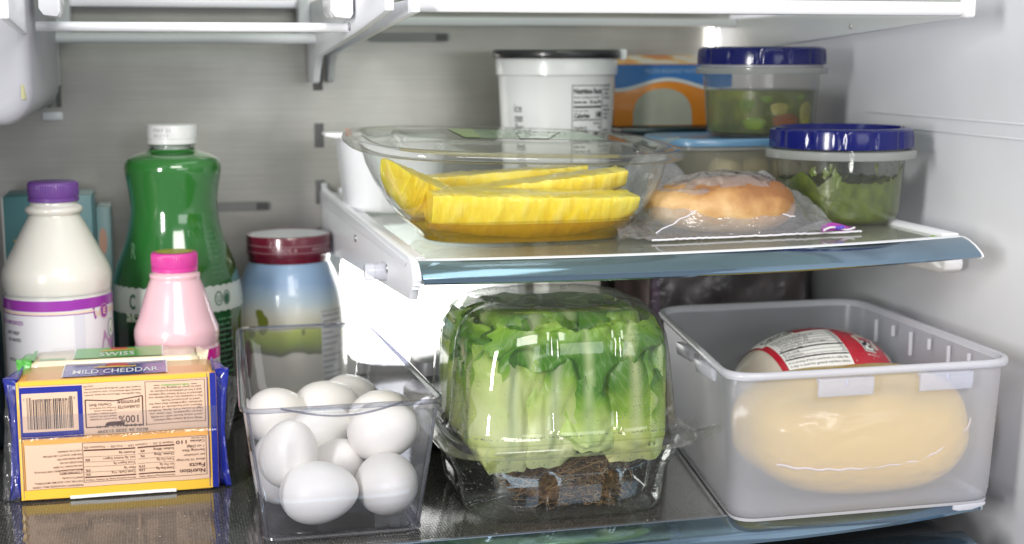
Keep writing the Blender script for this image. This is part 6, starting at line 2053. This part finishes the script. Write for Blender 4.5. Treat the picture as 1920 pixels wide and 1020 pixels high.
# bread roll in a zip bag
m, nt, out = newmat('bread_crust')
b = N(nt, 'ShaderNodeBsdfPrincipled')
b.inputs['Roughness'].default_value = 0.55
tc = N(nt, 'ShaderNodeTexCoord')
sp = N(nt, 'ShaderNodeSeparateXYZ')
nt.links.new(tc.outputs['Object'], sp.inputs[0])
mr = N(nt, 'ShaderNodeMapRange')
mr.inputs[1].default_value = -0.016
mr.inputs[2].default_value = 0.042
nt.links.new(sp.outputs[2], mr.inputs[0])
nn = noise_node(nt, 55, 5)
ma = N(nt, 'ShaderNodeMath', operation='MULTIPLY_ADD')
ma.inputs[1].default_value = 0.85
nt.links.new(nn.outputs[0], ma.inputs[0])
nt.links.new(mr.outputs[0], ma.inputs[2])
sx = N(nt, 'ShaderNodeMath', operation='MULTIPLY_ADD')
sx.inputs[1].default_value = 3.6
nt.links.new(sp.outputs[0], sx.inputs[0])
nt.links.new(ma.outputs[0], sx.inputs[2])
rr = ramp(nt, sx.outputs[0], [(0.28, (0.72, 0.54, 0.31)), (0.55, (0.60, 0.38, 0.17)), (0.80, (0.43, 0.225, 0.08)), (1.0, (0.27, 0.115, 0.04))])
nt.links.new(rr.outputs[0], b.inputs['Base Color'])
n2 = noise_node(nt, 260, 5)
bp = N(nt, 'ShaderNodeBump')
bp.inputs['Strength'].default_value = 0.5
bp.inputs['Distance'].default_value = 0.0012
nt.links.new(n2.outputs[0], bp.inputs['Height'])
nt.links.new(bp.outputs[0], b.inputs['Normal'])
nt.links.new(b.outputs[0], out.inputs[0])
OX, OY = 0.2545, 0.1260
OA, OB, OH_ = 0.0590, 0.0390, 0.0415
def breadpt(a, c):
    th, ph = 2 * math.pi * a, math.pi * (c - 0.5)
    x = sepow(math.cos(ph), 0.8) * sepow(math.cos(th), 0.85)
    y = sepow(math.cos(ph), 0.8) * sepow(math.sin(th), 0.9)
    z = sepow(math.sin(ph), 0.9)
    k = 1 + 0.035 * nz(x * 1.6, y * 1.6, z * 1.6) + 0.010 * nz(x * 5, y * 5, z * 5)
    hz = (1 + 0.10 * x)
    return (x * OA * k, y * OB * k, max(-0.0202, z * 0.0208 * k * hz))
mbq = MB().grid(breadpt, 90, 44)
bread = mbq.obj('bread_roll', m, None, angle=180)
bread.location = (OX, OY, H + 0.0210)
tag(bread, 'golden brown bread roll inside the clear zip bag', 'bread')


def bagh(x, y):
    dx, dy = (x - OX) / (OA + 0.006), (y - OY) / (OB + 0.006)
    d = math.sqrt(dx * dx + dy * dy)
    hgt = 0.0445 * (1 + 0.08 * dx) * math.sqrt(max(0, 1 - d ** 2.6)) if d < 1 else 0
    sk = 0.034 * math.exp(-max(0, d - 0.78) * 3.0)
    back = 0.0535 * math.exp(-(((x - 0.225) / 0.046) ** 2 + ((y - 0.205) / 0.026) ** 2))
    # taut film running from the top of the roll down to the zip corner and to the left
    def tent(ax_, ay_, bx_, by_, h0, w_):
        ux, uy = bx_ - ax_, by_ - ay_
        q = max(0, min(1, ((x - ax_) * ux + (y - ay_) * uy) / (ux * ux + uy * uy)))
        dd = math.hypot(x - ax_ - q * ux, y - ay_ - q * uy)
        return h0 * (1 - q) * math.exp(-(dd / w_) ** 1.6)
    rt = tent(0.296, 0.140, 0.356, 0.106, 0.042, 0.036)
    lt = tent(0.225, 0.140, 0.170, 0.150, 0.040, 0.05)
    return max(hgt, sk, back, rt, lt, 0.0022)


t = thing('zip_bag', 'crinkled clear zip bag with a purple seal lying around the bread roll', 'bag', (0.26, 0.13, H))
def bagpt(a, c):
    # four corners: left front, right front (zip corner), right back, left back
    P00, P10, P11, P01 = Vector((0.1820, 0.0760)), Vector((0.3530, 0.0880)), Vector((0.3180, 0.2240)), Vector((0.1780, 0.2300))
    p = P00 * (1 - a) * (1 - c) + P10 * a * (1 - c) + P11 * a * c + P01 * (1 - a) * c
    e = min(1, min(a * 9, (1 - a) * 12, c * 9, (1 - c) * 9))
    h = bagh(p.x, p.y)
    w_ = 0.0034 * abs(nz(p.x * 34 + p.y * 20, p.y * 60, 1)) + 0.0026 * abs(nz(p.x * 90 + p.y * 40, p.y * 70 - p.x * 50, 4)) + 0.0034 * abs(nz(p.x * 26 - p.y * 30, p.y * 150, 7)) * (0.3 + c) - 0.002
    return (p.x + 0.0015 * nz(p.x * 60, p.y * 60, 9), p.y + 0.0015 * nz(p.x * 60, p.y * 60, 3), H + 0.0012 + (h + w_) * (0.10 + 0.90 * e))
mbq = MB().grid(bagpt, 110, 90)
mbq.obj('bag_top', M['film'], t, angle=180)
mbq = MB().grid(lambda a, c: (lambda q: (q[0], q[1], H + 0.0010 + 0.0004 * abs(nz(q[0] * 90, q[1] * 90, 2))))(bagpt(a, c)), 24, 20)
mbq.obj('bag_underside', M['film'], t, angle=180)
SEAM = pbr('white_bag_seam', (0.76, 0.75, 0.80), 0.3)
mbq = MB().tube([(lambda q: (q[0], q[1] - 0.0004, H + 0.0016 + 0.0008 * abs(nz(i * 0.5, 1, 2))))(bagpt(i / 60, 0)) for i in range(61)], 0.00075, 6)
mbq.obj('bag_seam', SEAM, t)
mbq = MB().tube([(lambda q: (q[0], q[1], q[2] + 0.0006))(bagpt(0.05 + 0.66 * i / 50, 0.075 + 0.012 * math.sin(i * 0.12))) for i in range(51)], 0.00045, 5)
mbq.obj('fold_line', SEAM, t)
mbq = MB().grid(lambda a, c: (0.2950 + 0.0520 * a, 0.0700 + 0.0225 * a + (0.008 - 0.0065 * a * a) * c, H + 0.0040 + 0.0016 * math.sin(a * 5 + c) + 0.0075 * (1 - abs(2 * a - 1)) * c), 30, 6)
mbq.obj('flap', M['film'], t, angle=180)
mbq = MB().grid(lambda a, c: (0.3160 + 0.0340 * a + 0.002 * c, 0.0790 + 0.0130 * a + 0.0060 * c * (1 - 0.3 * a), H + 0.0028 + 0.0010 * math.sin(a * 6) + 0.0050 * c * math.sin(math.pi * min(1, 0.25 + a * 0.8)) ** 0.5), 24, 4)
mbq.obj('zip_strip', pbr('purple_zip', (0.36, 0.025, 0.33), 0.3, coat=0.4), t)
mbq = MB().tube([(0.3170 + 0.0320 * i / 30, 0.0782 + 0.0140 * i / 30, H + 0.0046 + 0.0016 * math.sin(i / 5)) for i in range(31)], 0.0008, 6)
mbq.obj('zip_edge', SEAM, t)
mbq = MB().tube([(0.3290 + 0.0075 * i / 10, 0.0826 + 0.0033 * i / 10, H + 0.0054 + 0.0005 * math.sin(i)) for i in range(11)], 0.0014, 6)
mbq.obj('zip_slider', pbr('violet_slider', (0.14, 0.07, 0.55), 0.3), t)
mbq = MB().grid(lambda a, c: (0.1950 - 0.0330 * a, 0.0820 + 0.055 * c - 0.012 * a, H + 0.0012 + 0.014 * a * (0.3 + c) * abs(math.sin(c * 7 + a)) + 0.006 * (1 - a) * c + 0.002 * nz(a * 6, c * 6, 2)), 16, 22)
mbq.obj('bag_corner', M['film'], t, angle=70)
